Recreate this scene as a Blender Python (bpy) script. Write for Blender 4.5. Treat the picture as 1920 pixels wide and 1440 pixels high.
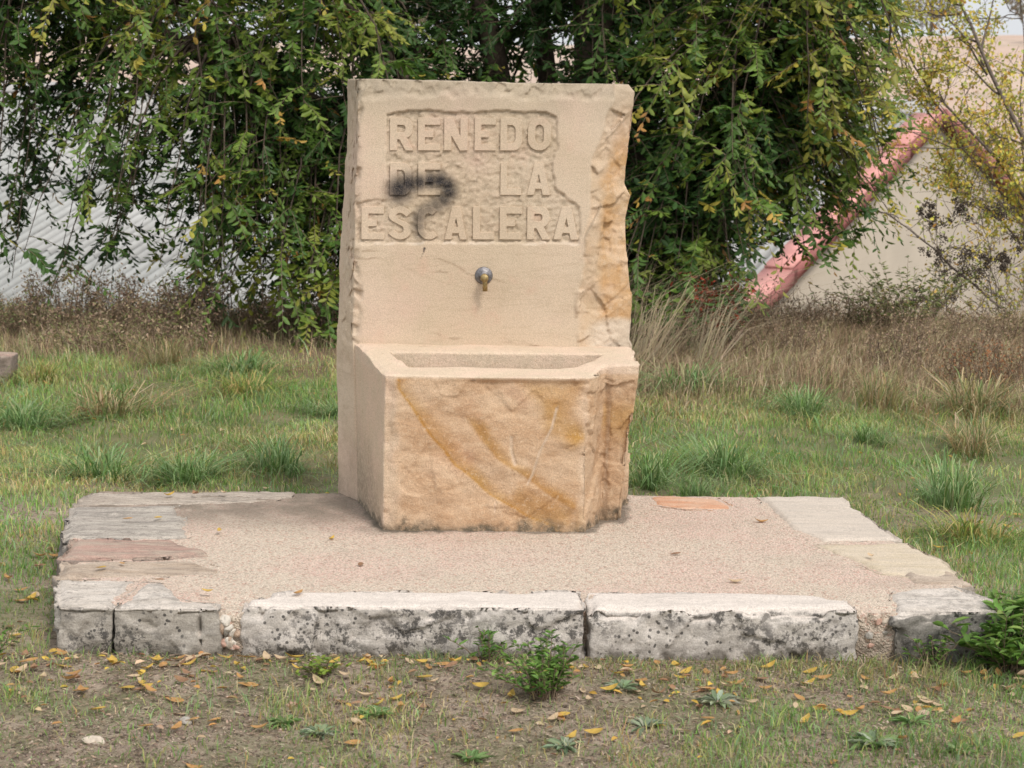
import bpy, math, random
import numpy as np
from mathutils import Vector, noise as mnoise
random.seed(7); rng = np.random.default_rng(11)
for o in list(bpy.data.objects): bpy.data.objects.remove(o)
scn = bpy.context.scene; col = scn.collection
R = math.radians

# ---------------------------------------------------------------- camera
cam = bpy.data.cameras.new('camera'); camo = bpy.data.objects.new('camera', cam); col.objects.link(camo)
cam.sensor_width = 36; cam.lens = 75; cam.clip_start = .1; cam.clip_end = 4000
th, rho = math.atan(610/4000), 0.012
F_ = Vector((0, math.cos(th), -math.sin(th))); R0 = Vector((1, 0, 0)); U0 = Vector((0, math.sin(th), math.cos(th)))
Rv = math.cos(rho)*R0 + math.sin(rho)*U0; Uv = math.cos(rho)*U0 - math.sin(rho)*R0
from mathutils import Matrix
camo.matrix_world = Matrix.Translation((0, 0, 1.54)) @ Matrix((Rv, Uv, -F_)).transposed().to_4x4()
cam.dof.use_dof = True; cam.dof.focus_distance = 6.6; cam.dof.aperture_fstop = 9
scn.camera = camo
# ---------------------------------------------------------------- sky, sun, exposure
SUN_EL, SUN_AZ = 50, 28          # azimuth measured from -Y (behind the camera) towards +X
w = bpy.data.worlds.new('World'); scn.world = w; w.use_nodes = True
nt = w.node_tree; nt.nodes.clear()
sky = nt.nodes.new('ShaderNodeTexSky'); sky.sky_type = 'NISHITA'; sky.sun_disc = False
sky.sun_elevation = R(SUN_EL); sky.sun_rotation = R(180-SUN_AZ); sky.dust_density = 6; sky.air_density = 1.2; sky.ozone_density = 1
hs = nt.nodes.new('ShaderNodeHueSaturation'); hs.inputs['Saturation'].default_value = .22
bg = nt.nodes.new('ShaderNodeBackground'); bg.inputs['Strength'].default_value = .13
wo = nt.nodes.new('ShaderNodeOutputWorld')
ov = nt.nodes.new('ShaderNodeMix'); ov.data_type = 'RGBA'; ov.inputs[0].default_value = .62; ov.inputs[7].default_value = (7.4, 7.6, 7.9, 1)   # even cloud veil
nt.links.new(sky.outputs[0], hs.inputs['Color']); nt.links.new(hs.outputs[0], ov.inputs[6]); nt.links.new(ov.outputs[2], bg.inputs['Color']); nt.links.new(bg.outputs[0], wo.inputs['Surface'])
sl = bpy.data.lights.new('sun', 'SUN'); sl.energy = 1.5; sl.angle = R(12); sl.color = (1, .93, .84)
so = bpy.data.objects.new('sun', sl); col.objects.link(so)
sd = Vector((math.cos(R(SUN_EL))*math.sin(R(SUN_AZ)), -math.cos(R(SUN_EL))*math.cos(R(SUN_AZ)), math.sin(R(SUN_EL))))
so.rotation_euler = sd.to_track_quat('Z', 'Y').to_euler(); so.location = (3, -4, 8)
scn.view_settings.view_transform = 'Standard'; scn.view_settings.look = 'None'; scn.view_settings.gamma = 1
scn.view_settings.use_curve_mapping = False; scn.view_settings.exposure = 0.30

# ---------------------------------------------------------------- helpers
def tag(o, label=None, cat=None, group=None, kind=None):
    if label: o['label'] = label
    if cat: o['category'] = cat
    if group: o['group'] = group
    if kind: o['kind'] = kind
    return o
def empty(name, loc, label=None, cat=None, group=None):
    o = bpy.data.objects.new(name, None); col.objects.link(o); o.location = loc; o.empty_display_size = .1
    return tag(o, label, cat, group)
def base(p):
    v = Vector((0, 0, 0))
    while p is not None: v = v + p.location; p = p.parent
    return v
def mesh(name, V, faces, mat, smooth=False, attrs=None):
    """faces: list of (n,k) int arrays"""
    V = np.asarray(V, dtype=np.float32).reshape(-1, 3)
    me = bpy.data.meshes.new(name)
    faces = [np.asarray(f, dtype=np.int32) for f in faces if len(f)]
    nl = sum(f.size for f in faces); nf = sum(len(f) for f in faces)
    me.vertices.add(len(V)); me.vertices.foreach_set('co', V.ravel())
    me.loops.add(nl); me.loops.foreach_set('vertex_index', np.concatenate([f.ravel() for f in faces]))
    me.polygons.add(nf)
    tot = np.concatenate([np.full(len(f), f.shape[1], dtype=np.int32) for f in faces])
    me.polygons.foreach_set('loop_start', np.concatenate([[0], np.cumsum(tot)[:-1]]).astype(np.int32))
    me.polygons.foreach_set('loop_total', tot)
    if smooth: me.polygons.foreach_set('use_smooth', np.ones(nf, dtype=bool))
    me.update(calc_edges=True)
    for k, a in (attrs or {}).items():
        a = np.asarray(a, dtype=np.float32)
        if a.shape[1] == 3: a = np.concatenate([a, np.ones((len(a), 1), np.float32)], 1)
        at = me.attributes.new(k, 'FLOAT_COLOR', 'POINT'); at.data.foreach_set('color', a.ravel())
    if mat: me.materials.append(mat)
    return me
def obj(name, V, faces, mat, parent=None, smooth=False, attrs=None, origin=None):
    V = np.asarray(V, dtype=np.float64).reshape(-1, 3)
    b = base(parent) if parent else Vector(origin or (0, 0, 0))
    me = mesh(name, V - np.array(b), faces, mat, smooth, attrs)
    o = bpy.data.objects.new(name, me); col.objects.link(o)
    if parent: o.parent = parent
    else: o.location = b
    return o
def h3(ix, iy, iz, s=0):
    n = (ix*374761393 + iy*668265263 + iz*2147483647 + s*1274126177) & 0xffffffff
    n = ((n ^ (n >> 13))*1274126177) & 0xffffffff
    n = ((n ^ (n >> 16))*2246822519) & 0xffffffff
    return ((n ^ (n >> 15)) & 0xffffff)/float(0xffffff)
def vnoise(P, s=0):
    P = np.asarray(P, dtype=np.float64); I = np.floor(P).astype(np.int64); f = P-I; f = f*f*(3-2*f); r = 0
    for dx in (0, 1):
        for dy in (0, 1):
            for dz in (0, 1):
                wgt = (f[:, 0] if dx else 1-f[:, 0])*(f[:, 1] if dy else 1-f[:, 1])*(f[:, 2] if dz else 1-f[:, 2])
                r = r + wgt*h3(I[:, 0]+dx, I[:, 1]+dy, I[:, 2]+dz, s)
    return r*2-1
def fbm(P, scale, octv=4, s=0, gain=.5):
    P = np.asarray(P, dtype=np.float64)*scale; a = 1; r = 0
    for i in range(octv): r = r + a*vnoise(P + i*17.3, s+i); P = P*2.03; a *= gain
    return r
def facets(P, scale, s=0, tilt=1.0):
    """broken-stone noise: voronoi cells, every cell a tilted plane"""
    P = np.asarray(P, dtype=np.float64)*scale; I = np.floor(P).astype(np.int64)
    best = np.full(len(P), 1e9); val = np.zeros(len(P))
    for dx in (-1, 0, 1):
        for dy in (-1, 0, 1):
            for dz in (-1, 0, 1):
                c = I + np.array([dx, dy, dz])
                hh = [h3(c[:, 0], c[:, 1], c[:, 2], s+k) for k in range(7)]
                d = P - (c + np.stack(hh[:3], 1)); D = (d*d).sum(1); m = D < best
                v = hh[3]*2-1 + tilt*((hh[4]-.5)*d[:, 0] + (hh[5]-.5)*d[:, 1] + (hh[6]-.5)*d[:, 2])*2
                best[m] = D[m]; val[m] = v[m]
    return val
def ss(a, b, x):
    t = np.clip((x-a)/(b-a), 0, 1); return t*t*(3-2*t)
def polydist(px, py, poly):
    """signed distance, positive inside"""
    poly = np.array(poly); n = len(poly); d = np.full(len(px), 1e9); ins = np.zeros(len(px), bool)
    for i in range(n):
        a, b = poly[i], poly[(i+1) % n]; e = b-a
        t = np.clip(((px-a[0])*e[0]+(py-a[1])*e[1])/(e@e), 0, 1)
        d = np.minimum(d, np.hypot(px-a[0]-t*e[0], py-a[1]-t*e[1]))
        if a[1] != b[1]:
            c = ((a[1] > py) != (b[1] > py)) & (px < (b[0]-a[0])*(py-a[1])/(b[1]-a[1])+a[0]); ins ^= c
    return np.where(ins, d, -d)
def linedist(px, py, pts):
    d = np.full(len(px), 1e9)
    for i in range(len(pts)-1):
        a, b = np.array(pts[i]), np.array(pts[i+1]); e = b-a
        t = np.clip(((px-a[0])*e[0]+(py-a[1])*e[1])/(e@e), 0, 1)
        d = np.minimum(d, np.hypot(px-a[0]-t*e[0], py-a[1]-t*e[1]))
    return d
def remeshed(V, faces, voxel, cuts=()):
    """closed solid -> dense even mesh; returns verts, quads, normals"""
    me = bpy.data.meshes.new('tmp'); me.from_pydata([tuple(v) for v in V], [], faces)
    o = bpy.data.objects.new('tmp', me); col.objects.link(o); tmp = [o]
    import bmesh
    bm = bmesh.new(); bm.from_mesh(me); bmesh.ops.recalc_face_normals(bm, faces=bm.faces); bm.to_mesh(me); bm.free()
    for cv, cf in cuts:
        m2 = bpy.data.meshes.new('tmp'); m2.from_pydata([tuple(v) for v in cv], [], cf)
        bm = bmesh.new(); bm.from_mesh(m2); bmesh.ops.recalc_face_normals(bm, faces=bm.faces); bm.to_mesh(m2); bm.free()
        c = bpy.data.objects.new('tmp', m2); col.objects.link(c); tmp.append(c)
        b = o.modifiers.new('b', 'BOOLEAN'); b.operation = 'DIFFERENCE'; b.object = c; b.solver = 'EXACT'
    r = o.modifiers.new('r', 'REMESH'); r.mode = 'VOXEL'; r.voxel_size = voxel; r.adaptivity = 0
    dg = bpy.context.evaluated_depsgraph_get(); ev = o.evaluated_get(dg); m = ev.to_mesh()
    n = len(m.vertices); co = np.empty(n*3); m.vertices.foreach_get('co', co); no = np.empty(n*3); m.vertices.foreach_get('normal', no)
    L = np.empty(len(m.loops), dtype=np.int32); m.loops.foreach_get('vertex_index', L)
    ev.to_mesh_clear()
    for t in tmp: bpy.data.objects.remove(t)
    return co.reshape(-1, 3), L.reshape(-1, 4), no.reshape(-1, 3)
def prism(poly, z0, z1, topshift=None):
    n = len(poly); V = [(x, y, z0) for x, y in poly] + [(x, y, z1) for x, y in (topshift or poly)]
    F = [list(range(n))[::-1], list(range(n, 2*n))] + [[i, (i+1) % n, n+(i+1) % n, n+i] for i in range(n)]
    return V, F
def tubes(paths, seg=6):
    """paths: list of (points (k,3), radii (k))  -> V, quads"""
    Vs, Fs = [], []; off = 0
    a = np.linspace(0, 2*np.pi, seg, endpoint=False)
    for P, rad in paths:
        P = np.asarray(P, dtype=float); k = len(P); T = np.gradient(P, axis=0); T /= np.linalg.norm(T, axis=1)[:, None]+1e-9
        ref = np.array([0.3, .2, 1.]) if abs(T[0][2]) < .8 else np.array([1., .1, 0])
        A = np.cross(T, ref); A /= np.linalg.norm(A, axis=1)[:, None]+1e-9; B = np.cross(T, A)
        ring = P[:, None, :] + np.asarray(rad)[:, None, None]*(np.cos(a)[None, :, None]*A[:, None, :] + np.sin(a)[None, :, None]*B[:, None, :])
        Vs.append(ring.reshape(-1, 3))
        i = np.arange(k-1)[:, None]*seg; j = np.arange(seg)[None, :]; jn = (j+1) % seg
        Fs.append(np.stack([i+j, i+jn, i+seg+jn, i+seg+j], -1).reshape(-1, 4)+off); off += k*seg
    return np.concatenate(Vs), np.concatenate(Fs)
def leaves(P, D, Nn, Ln, W, fold=.25, curl=.0):
    """P base points, D directions, Nn face normals, Ln lengths, W widths -> V,(quads), 6 verts per leaf"""
    D = D/(np.linalg.norm(D, axis=1)[:, None]+1e-9)
    S = np.cross(D, Nn); S /= np.linalg.norm(S, axis=1)[:, None]+1e-9; N = np.cross(S, D)
    L = Ln[:, None]; Wd = W[:, None]
    v = [P, P+D*L*.3+S*Wd*.45+N*Wd*fold, P+D*L*.68+S*Wd*.4+N*(Wd*fold-L*curl*.4), P+D*L-N*L*curl,
         P+D*L*.68-S*Wd*.4+N*(Wd*fold-L*curl*.4), P+D*L*.3-S*Wd*.45+N*Wd*fold]
    V = np.stack(v, 1).reshape(-1, 3); n = len(P); o = np.arange(n)[:, None]*6
    Q = np.concatenate([o+np.array([[0, 1, 2, 3]]), o+np.array([[0, 3, 4, 5]])])
    return V, Q
def blades(P, hgt, width, lean, bend, seed=0, seg2=True):
    """grass blades with 5 verts (quad + tri)"""
    r = np.random.default_rng(seed); n = len(P); a = r.uniform(0, 2*np.pi, n)
    side = np.stack([np.cos(a), np.sin(a), np.zeros(n)], 1); b = r.uniform(0, 2*np.pi, n)
    dr = np.stack([np.cos(b), np.sin(b), np.zeros(n)], 1)
    if isinstance(lean, tuple): lv, ld = lean; dr = dr*.5 + np.asarray(ld)[None, :]; lean = lv
    h = hgt[:, None]; wd = width[:, None]*.5; up = np.array([0, 0, 1.])
    l = np.asarray(lean)*np.ones(n); be = np.asarray(bend)*np.ones(n)
    M = P + up*h*.55 + dr*(h*l[:, None]*.4); T = P + up*h*(1-be[:, None]*.4) + dr*(h*(l+be)[:, None])
    V = np.stack([P-side*wd, P+side*wd, M-side*wd*.75, M+side*wd*.75, T], 1).reshape(-1, 3); o = np.arange(n)[:, None]*5
    return V, o+np.array([[0, 1, 3, 2]]), o+np.array([[2, 3, 4]])

# ---------------------------------------------------------------- materials
class N:
    def __init__(s, name, rough=.9, spec=.2):
        s.m = bpy.data.materials.new(name); s.m.use_nodes = True; s.t = s.m.node_tree; s.t.nodes.clear()
        s.b = s.t.nodes.new('ShaderNodeBsdfPrincipled'); s.o = s.t.nodes.new('ShaderNodeOutputMaterial')
        s.t.links.new(s.b.outputs[0], s.o.inputs[0]); s.b.inputs['Roughness'].default_value = rough
        s.b.inputs['Specular IOR Level'].default_value = spec
        s.pos = s.t.nodes.new('ShaderNodeNewGeometry').outputs['Position']
    def link(s, a, b):
        if isinstance(a, (int, float)): b.default_value = a
        elif isinstance(a, tuple): b.default_value = (*a, 1) if len(a) == 3 and b.type == 'RGBA' else a
        else: s.t.links.new(a, b)
    def map(s, sc=(1, 1, 1), rot=(0, 0, 0), loc=(0, 0, 0), src=None):
        n = s.t.nodes.new('ShaderNodeMapping'); s.t.links.new(src or s.pos, n.inputs[0]); n.inputs['Scale'].default_value = sc
        n.inputs['Rotation'].default_value = rot; n.inputs['Location'].default_value = loc; return n.outputs[0]
    def noise(s, scale, det=4, rough=.55, src=None, dist=0):
        n = s.t.nodes.new('ShaderNodeTexNoise'); s.t.links.new(src or s.pos, n.inputs['Vector']); n.inputs['Scale'].default_value = scale
        n.inputs['Detail'].default_value = det; n.inputs['Roughness'].default_value = rough; n.inputs['Distortion'].default_value = dist
        return n.outputs[0]
    def voro(s, scale, out='Distance', src=None, feat='F1'):
        n = s.t.nodes.new('ShaderNodeTexVoronoi'); s.t.links.new(src or s.pos, n.inputs['Vector']); n.feature = feat
        n.inputs['Scale'].default_value = scale; return n.outputs[out]
    def ramp(s, x, a, b, lo=0, hi=1):
        n = s.t.nodes.new('ShaderNodeMapRange'); n.interpolation_type = 'SMOOTHSTEP'; s.link(x, n.inputs[0])
        n.inputs[1].default_value = a; n.inputs[2].default_value = b; n.inputs[3].default_value = lo; n.inputs[4].default_value = hi
        return n.outputs[0]
    def math(s, op, a, b=0.):
        n = s.t.nodes.new('ShaderNodeMath'); n.operation = op; s.link(a, n.inputs[0]); s.link(b, n.inputs[1]); return n.outputs[0]
    def mix(s, f, a, b, mode='MIX'):
        n = s.t.nodes.new('ShaderNodeMix'); n.data_type = 'RGBA'; n.blend_type = mode
        s.link(f, n.inputs[0]); s.link(a, n.inputs[6]); s.link(b, n.inputs[7]); return n.outputs[2]
    def attr(s, name, out='Color'):
        n = s.t.nodes.new('ShaderNodeAttribute'); n.attribute_name = name; return n.outputs[out]
    def sep(s, c):
        n = s.t.nodes.new('ShaderNodeSeparateColor'); s.t.links.new(c, n.inputs[0]); return n.outputs
    def xyz(s, c):
        n = s.t.nodes.new('ShaderNodeSeparateXYZ'); s.t.links.new(c, n.inputs[0]); return n.outputs
    def col(s, c): s.link(c, s.b.inputs['Base Color']); return s
    def bump(s, h, dist, st=1.):
        n = s.t.nodes.new('ShaderNodeBump'); n.inputs['Distance'].default_value = dist; n.inputs['Strength'].default_value = st
        s.link(h, n.inputs['Height'])
        if s.b.inputs['Normal'].is_linked: s.t.links.new(s.b.inputs['Normal'].links[0].from_socket, n.inputs['Normal'])
        s.t.links.new(n.outputs[0], s.b.inputs['Normal']); return s

SPRAY = [(-.364, 1.127, .055, .95), (-.335, 1.145, .045, .9), (-.30, 1.15, .034, .85), (-.265, 1.155, .034, .9), (-.235, 1.155, .038, .95), (-.213, 1.142, .036, .95), (-.207, 1.12, .036, .85),
         (-.222, 1.098, .036, .75), (-.245, 1.08, .034, .6), (-.268, 1.067, .03, .55), (-.29, 1.055, .028, .55), (-.302, 1.038, .03, .62), (-.305, 1.012, .028, .58), (-.30, .985, .024, .42), (-.30, .962, .016, .2)]
SPRAY2 = [(-.283, .941, .0052, 1), (-.2845, .936, .004, .9), (-.285, .931, .0035, .8), (-.288, .924, .003, .45), (-.291, .917, .003, .3), (-.294, .91, .003, .2)]
def stone_face(name):
    m = N(name, .92, .12)
    big = m.noise(2.2, 3); fine = m.noise(320, 3, .6); mid = m.noise(14, 4)
    c = m.mix(m.ramp(big, .35, .65), (.575, .455, .335), (.62, .505, .385))
    c = m.mix(m.ramp(mid, .55, .8, 0, .45), c, (.60, .385, .29))
    c = m.mix(m.ramp(m.noise(5, 3, src=m.map(loc=(3, 1, 7))), .5, .75, 0, .5), c, (.46, .37, .255))
    vein = m.noise(3.0, 5, .6, src=m.map(sc=(.9, 1, 5), rot=(0, R(-12), 0)), dist=.4)
    v = m.math('ABSOLUTE', m.math('SUBTRACT', vein, .5)); zc = m.xyz(m.pos)[2]
    vm = m.math('MULTIPLY', m.ramp(v, .0, .03, .16, 0), m.ramp(zc, .93, .96, 1, .3))
    c = m.mix(vm, c, (.33, .235, .15))
    c = m.mix(m.sep(m.attr('crack'))[0], c, (.27, .19, .12))
    c = m.mix(m.ramp(m.noise(95, 6, .75), .56, .68, 0, .35), c, (.40, .31, .22))
    c = m.mix(m.ramp(m.noise(70, 5, .7, src=m.map(loc=(4, 9, 1))), .58, .7, 0, .4), c, (.72, .60, .48))
    # weathered grey head of the slab
    c = m.mix(m.math('MULTIPLY', m.ramp(zc, 1.28, 1.47, 0, .8), m.ramp(m.noise(7, 4), .3, .6, .5, 1)), c, (.40, .335, .255))
    a = m.sep(m.attr('mask')); rr = a[0]; gg = a[1]; bb = a[2]
    och = m.mix(m.ramp(m.noise(9, 5, .65), .38, .62), (.51, .30, .135), (.61, .43, .28))
    och = m.mix(m.ramp(m.noise(40, 4, .7), .5, .75, 0, .5), och, (.62, .50, .38))
    c = m.mix(rr, c, och)
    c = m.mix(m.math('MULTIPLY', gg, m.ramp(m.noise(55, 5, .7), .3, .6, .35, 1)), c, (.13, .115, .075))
    c = m.mix(bb, c, (.62, .515, .41))
    spots = m.ramp(m.voro(38), .02, .035, 1, 0)
    c = m.mix(m.math('MULTIPLY', spots, m.ramp(m.noise(6), .55, .62, 0, .6)), c, (.1, .08, .06))
    c = m.mix(m.ramp(m.noise(3.5, 5, .65, src=m.map(loc=(7, 7, 7))), .45, .7, 0, .4), c, (.52, .43, .31))
    c = m.mix(m.ramp(m.noise(2.6, 4, .6, src=m.map(loc=(1, 4, 2))), .5, .7, 0, .45), c, (.64, .47, .38))
    c = m.mix(.36, c, m.mix(m.ramp(fine, .3, .7), (.58, .58, .58), (1.2, 1.2, 1.2)), 'MULTIPLY')
    # sprayed black paint
    xz = m.t.nodes.new('ShaderNodeCombineXYZ'); px = m.xyz(m.pos); m.link(px[0], xz.inputs[0]); m.link(px[2], xz.inputs[2])
    tot = 0.
    for x, z, r_, k in SPRAY+SPRAY2:
        d = m.t.nodes.new('ShaderNodeVectorMath'); d.operation = 'DISTANCE'; m.link(xz.outputs[0], d.inputs[0]); d.inputs[1].default_value = (x, 0, z)
        tot = m.math('MAXIMUM', tot, m.ramp(d.outputs['Value'], r_*.15, r_*1.3, min(1, k*1.15), 0))
    tot = m.math('MULTIPLY', tot, m.ramp(px[1], 6.80, 6.82, 1, 0))
    c = m.mix(m.math('MULTIPLY', tot, m.ramp(m.noise(260, 2), .3, .6, .82, 1)), c, (.028, .027, .03))
    m.col(c).bump(fine, .002, .7).bump(mid, .004, .3).bump(m.noise(120, 5, .75), .002, .5)
    m.bump(m.math('MULTIPLY', m.noise(90, 5, .7), rr), .003, .6)
    return m.m
M = {}
M['slab'] = stone_face('sawn_sandstone')
def basin_mat():
    m = N('quarried_sandstone', .9, .12); a = m.sep(m.attr('mask')); px = m.xyz(m.pos)
    n1 = m.noise(6, 5, .6, src=m.map(sc=(1, 1, 1.6), rot=(0, R(25), 0))); n2 = m.noise(45, 5, .65, src=m.map(sc=(1, 1, 2.2), rot=(0, R(18), 0)))
    c = m.mix(m.ramp(n1, .35, .65), (.485, .315, .19), (.575, .415, .28))
    c = m.mix(m.ramp(n2, .45, .7, 0, .55), c, (.60, .435, .29))
    c = m.mix(m.ramp(m.noise(3, 4), .55, .7, 0, .5), c, (.50, .27, .17))
    c = m.mix(a[0], c, m.mix(m.ramp(n1, .4, .6), (.36, .18, .045), (.44, .25, .08)))      # ochre bands
    c = m.mix(a[2], c, m.mix(m.ramp(m.noise(12, 4), .4, .65), (.62, .50, .375), (.67, .52, .40)))                # sawn pale rim
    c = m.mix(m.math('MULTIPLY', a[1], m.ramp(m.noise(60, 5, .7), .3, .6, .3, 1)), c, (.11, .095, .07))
    fine = m.noise(300, 3, .6)
    c = m.mix(m.ramp(m.noise(85, 6, .75), .54, .66, 0, .45), c, (.68, .53, .38))
    c = m.mix(m.ramp(m.noise(75, 6, .75, src=m.map(loc=(2, 8, 5))), .56, .68, 0, .45), c, (.33, .2, .11))
    c = m.mix(.5, c, m.mix(m.ramp(fine, .3, .7), (.58, .58, .58), (1.2, 1.2, 1.2)), 'MULTIPLY')
    crk = m.math('ABSOLUTE', m.math('SUBTRACT', m.noise(5, 6, .7, dist=.6), .5))
    cm = m.math('MULTIPLY', m.ramp(crk, 0, .006, 1, 0), m.ramp(m.noise(4, 2, src=m.map(loc=(5, 5, 5))), .58, .62))
    c = m.mix(m.math('MULTIPLY', cm, .6), c, (.2, .12, .07))
    m.col(c).bump(fine, .0015, .6).bump(n2, .003, .6).bump(m.noise(130, 4, .7), .003, .7)
    return m.m
M['basin'] = basin_mat()
def kerb_mat(name, topc, facec, lichen=.5, streak=.4, top2=None):
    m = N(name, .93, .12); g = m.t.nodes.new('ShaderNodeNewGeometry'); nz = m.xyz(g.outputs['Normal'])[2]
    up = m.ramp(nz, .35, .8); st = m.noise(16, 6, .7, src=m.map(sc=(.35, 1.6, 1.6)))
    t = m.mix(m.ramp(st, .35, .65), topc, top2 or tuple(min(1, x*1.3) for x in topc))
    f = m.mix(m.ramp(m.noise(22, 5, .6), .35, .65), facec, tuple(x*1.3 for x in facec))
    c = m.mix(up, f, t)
    l = m.math('MULTIPLY', m.ramp(m.noise(38, 8, .8), .49, .55), m.ramp(m.noise(4.5, 3), .40, .56))
    l2 = m.math('MULTIPLY', m.ramp(m.voro(60), .22, .32, 1, 0), m.ramp(m.noise(8, 3), .46, .54))
    l = m.math('MAXIMUM', l, l2)
    c = m.mix(m.math('MULTIPLY', l, m.ramp(nz, .3, .8, lichen, lichen*streak)), c, (.055, .052, .05))
    s = m.ramp(m.noise(30, 6, .75, src=m.map(sc=(.25, 2.2, 2))), .5, .62)
    c = m.mix(m.math('MULTIPLY', s, streak*.8), c, (.09, .085, .078))
    zc = m.xyz(m.pos)[2]
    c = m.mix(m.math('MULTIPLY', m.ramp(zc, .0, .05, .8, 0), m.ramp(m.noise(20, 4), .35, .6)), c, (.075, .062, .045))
    fine = m.noise(260, 3, .65)
    c = m.mix(m.ramp(m.noise(110, 6, .75), .55, .66, 0, .4), c, (.2, .18, .155))
    c = m.mix(.5, c, m.mix(m.ramp(fine, .3, .7), (.58, .58, .58), (1.2, 1.2, 1.2)), 'MULTIPLY')
    m.col(c).bump(st, .006, .8).bump(fine, .0015, .6).bump(m.noise(80, 5, .7), .004, .7)
    return m.m
def concrete_mat():
    m = N('exposed_aggregate_concrete', .93, .12)
    vc = m.voro(165, 'Color'); vd = m.voro(165); s = m.sep(vc)
    c = m.mix(m.ramp(m.noise(2.2, 3), .4, .62), (.70, .53, .445), (.68, .575, .47))
    c = m.mix(m.ramp(s[0], .55, .8, 0, .75), c, (.62, .52, .41))
    c = m.mix(m.ramp(s[1], .78, .9, 0, .55), c, (.50, .26, .2))
    c = m.mix(m.ramp(s[2], .82, .95, 0, .5), c, (.27, .22, .17))
    c = m.mix(m.ramp(vd, .45, .75, 0, .45), c, (.22, .18, .14))
    c = m.mix(m.ramp(m.voro(55), .10, .2, .55, 0), c, (.74, .64, .52))
    c = m.mix(m.ramp(m.voro(47, src=m.map(loc=(3, 4, 5))), .10, .2, .5, 0), c, (.30, .25, .2))
    c = m.mix(m.ramp(m.noise(34, 6, .8), .52, .66, 0, .3), c, (.42, .34, .27))
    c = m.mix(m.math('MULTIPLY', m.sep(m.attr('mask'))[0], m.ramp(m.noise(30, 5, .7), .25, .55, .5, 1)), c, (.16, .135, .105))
    # shadow left of the fountain, painted dark into the concrete colour
    px = m.xyz(m.pos)
    d = m.math('MULTIPLY', m.ramp(px[0], -.30, -.6, 0, 1), m.ramp(px[1], 6.2, 6.65))
    c = m.mix(m.math('MULTIPLY', d, m.ramp(m.noise(9, 4), .25, .6, .45, .85)), c, (.19, .16, .125))
    c = m.mix(m.ramp(m.noise(5, 5, .65), .5, .72, 0, .3), c, (.38, .32, .25))
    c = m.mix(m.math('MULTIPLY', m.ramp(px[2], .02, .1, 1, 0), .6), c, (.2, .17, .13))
    m.col(c).bump(m.ramp(vd, .1, .7, 1, 0), .004, .8).bump(m.noise(260, 3), .0015, .6)
    return m.m
M['concrete'] = concrete_mat()
def flat(name, c, rough=.8, spec=.2, metal=0, var=.0, scale=30):
    m = N(name, rough, spec); m.b.inputs['Metallic'].default_value = metal
    if var:
        n = m.noise(scale, 5, .65); m.col(m.mix(m.ramp(n, .3, .7), tuple(x*(1-var) for x in c), tuple(min(1, x*(1+var)) for x in c))); m.bump(n, .01, .3)
    else: m.col(c)
    return m.m
def leafmat(name, trans=.35, rough=.55, spec=.35, attr=True, c=None):
    m = N(name, rough, spec); src = m.attr('tint') if attr else c
    if not attr:
        src = m.mix(m.ramp(m.noise(60, 4), .4, .65, 0, .5), c, tuple(x*.5 for x in c))
    m.col(src); tr = m.t.nodes.new('ShaderNodeBsdfTranslucent'); m.link(src, tr.inputs['Color'])
    ms = m.t.nodes.new('ShaderNodeMixShader'); ms.inputs[0].default_value = trans
    m.t.links.new(m.b.outputs[0], ms.inputs[1]); m.t.links.new(tr.outputs[0], ms.inputs[2]); m.t.links.new(ms.outputs[0], m.o.inputs[0])
    return m.m
M['leaf'] = leafmat('tree_leaf', .33, .5, .4)
M['grass'] = leafmat('grass_blade', .3, .65, .2)
M['dry'] = leafmat('dry_stalk', .2, .85, .1)
M['weed'] = leafmat('weed_leaf', .3, .5, .3)
M['bark'] = flat('bark', (.085, .065, .05), .95, .1, var=.35, scale=40)
M['twig'] = flat('twig', (.20, .15, .105), .9, .1)
def soil_mat():
    m = N('soil', .97, .05); px = m.xyz(m.pos)
    c = m.mix(m.ramp(m.noise(7, 5, .6), .35, .65), (.25, .195, .145), (.42, .335, .26))
    c = m.mix(m.ramp(m.noise(120, 4, .7), .45, .7, 0, .7), c, (.46, .38, .30))
    c = m.mix(m.ramp(m.noise(50, 5, .7, src=m.map(loc=(9, 2, 0))), .5, .65, 0, .75), c, (.075, .055, .042))
    c = m.mix(m.math('MULTIPLY', m.ramp(m.noise(2.3, 5, .65), .42, .6), .5), c, (.15, .17, .07))
    far = m.ramp(px[1], 6.9, 8.0)
    c = m.mix(m.math('MULTIPLY', far, .75), c, m.mix(m.ramp(m.noise(3, 5, .7), .35, .65), (.12, .16, .06), (.22, .2, .10)))
    dry = m.ramp(px[1], 9.4, 10.4); c = m.mix(dry, c, (.22, .165, .11))
    hill = m.ramp(px[1], 30, 45)
    hc = m.mix(m.ramp(m.noise(.09, 5, .6), .35, .65), (.50, .37, .30), (.54, .43, .35))  # far hill kept pale: distance haze is put into its colour
    hc = m.mix(m.ramp(m.noise(.35, 5, .7), .52, .62, 0, .5), hc, (.36, .31, .24))
    c = m.mix(hill, c, hc)
    m.col(c).bump(m.noise(70, 6, .75), .02, .7); return m.m
M['soil'] = soil_mat()
M['metal'] = flat('dull_steel', (.21, .20, .205), .45, .5, .85, .3, 80)
M['brass'] = flat('weathered_brass', (.36, .27, .13), .42, .5, .9, .35, 90)
M['wall'] = flat('rendered_wall', (.40, .35, .285), .95, .1, var=.06, scale=1.2)
M['pink'] = flat('painted_pink_metal', (.60, .29, .26), .75, .2, var=.14, scale=5)
M['pinkd'] = flat('painted_pink_fascia', (.33, .13, .12), .75, .2, var=.15, scale=5)
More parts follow.
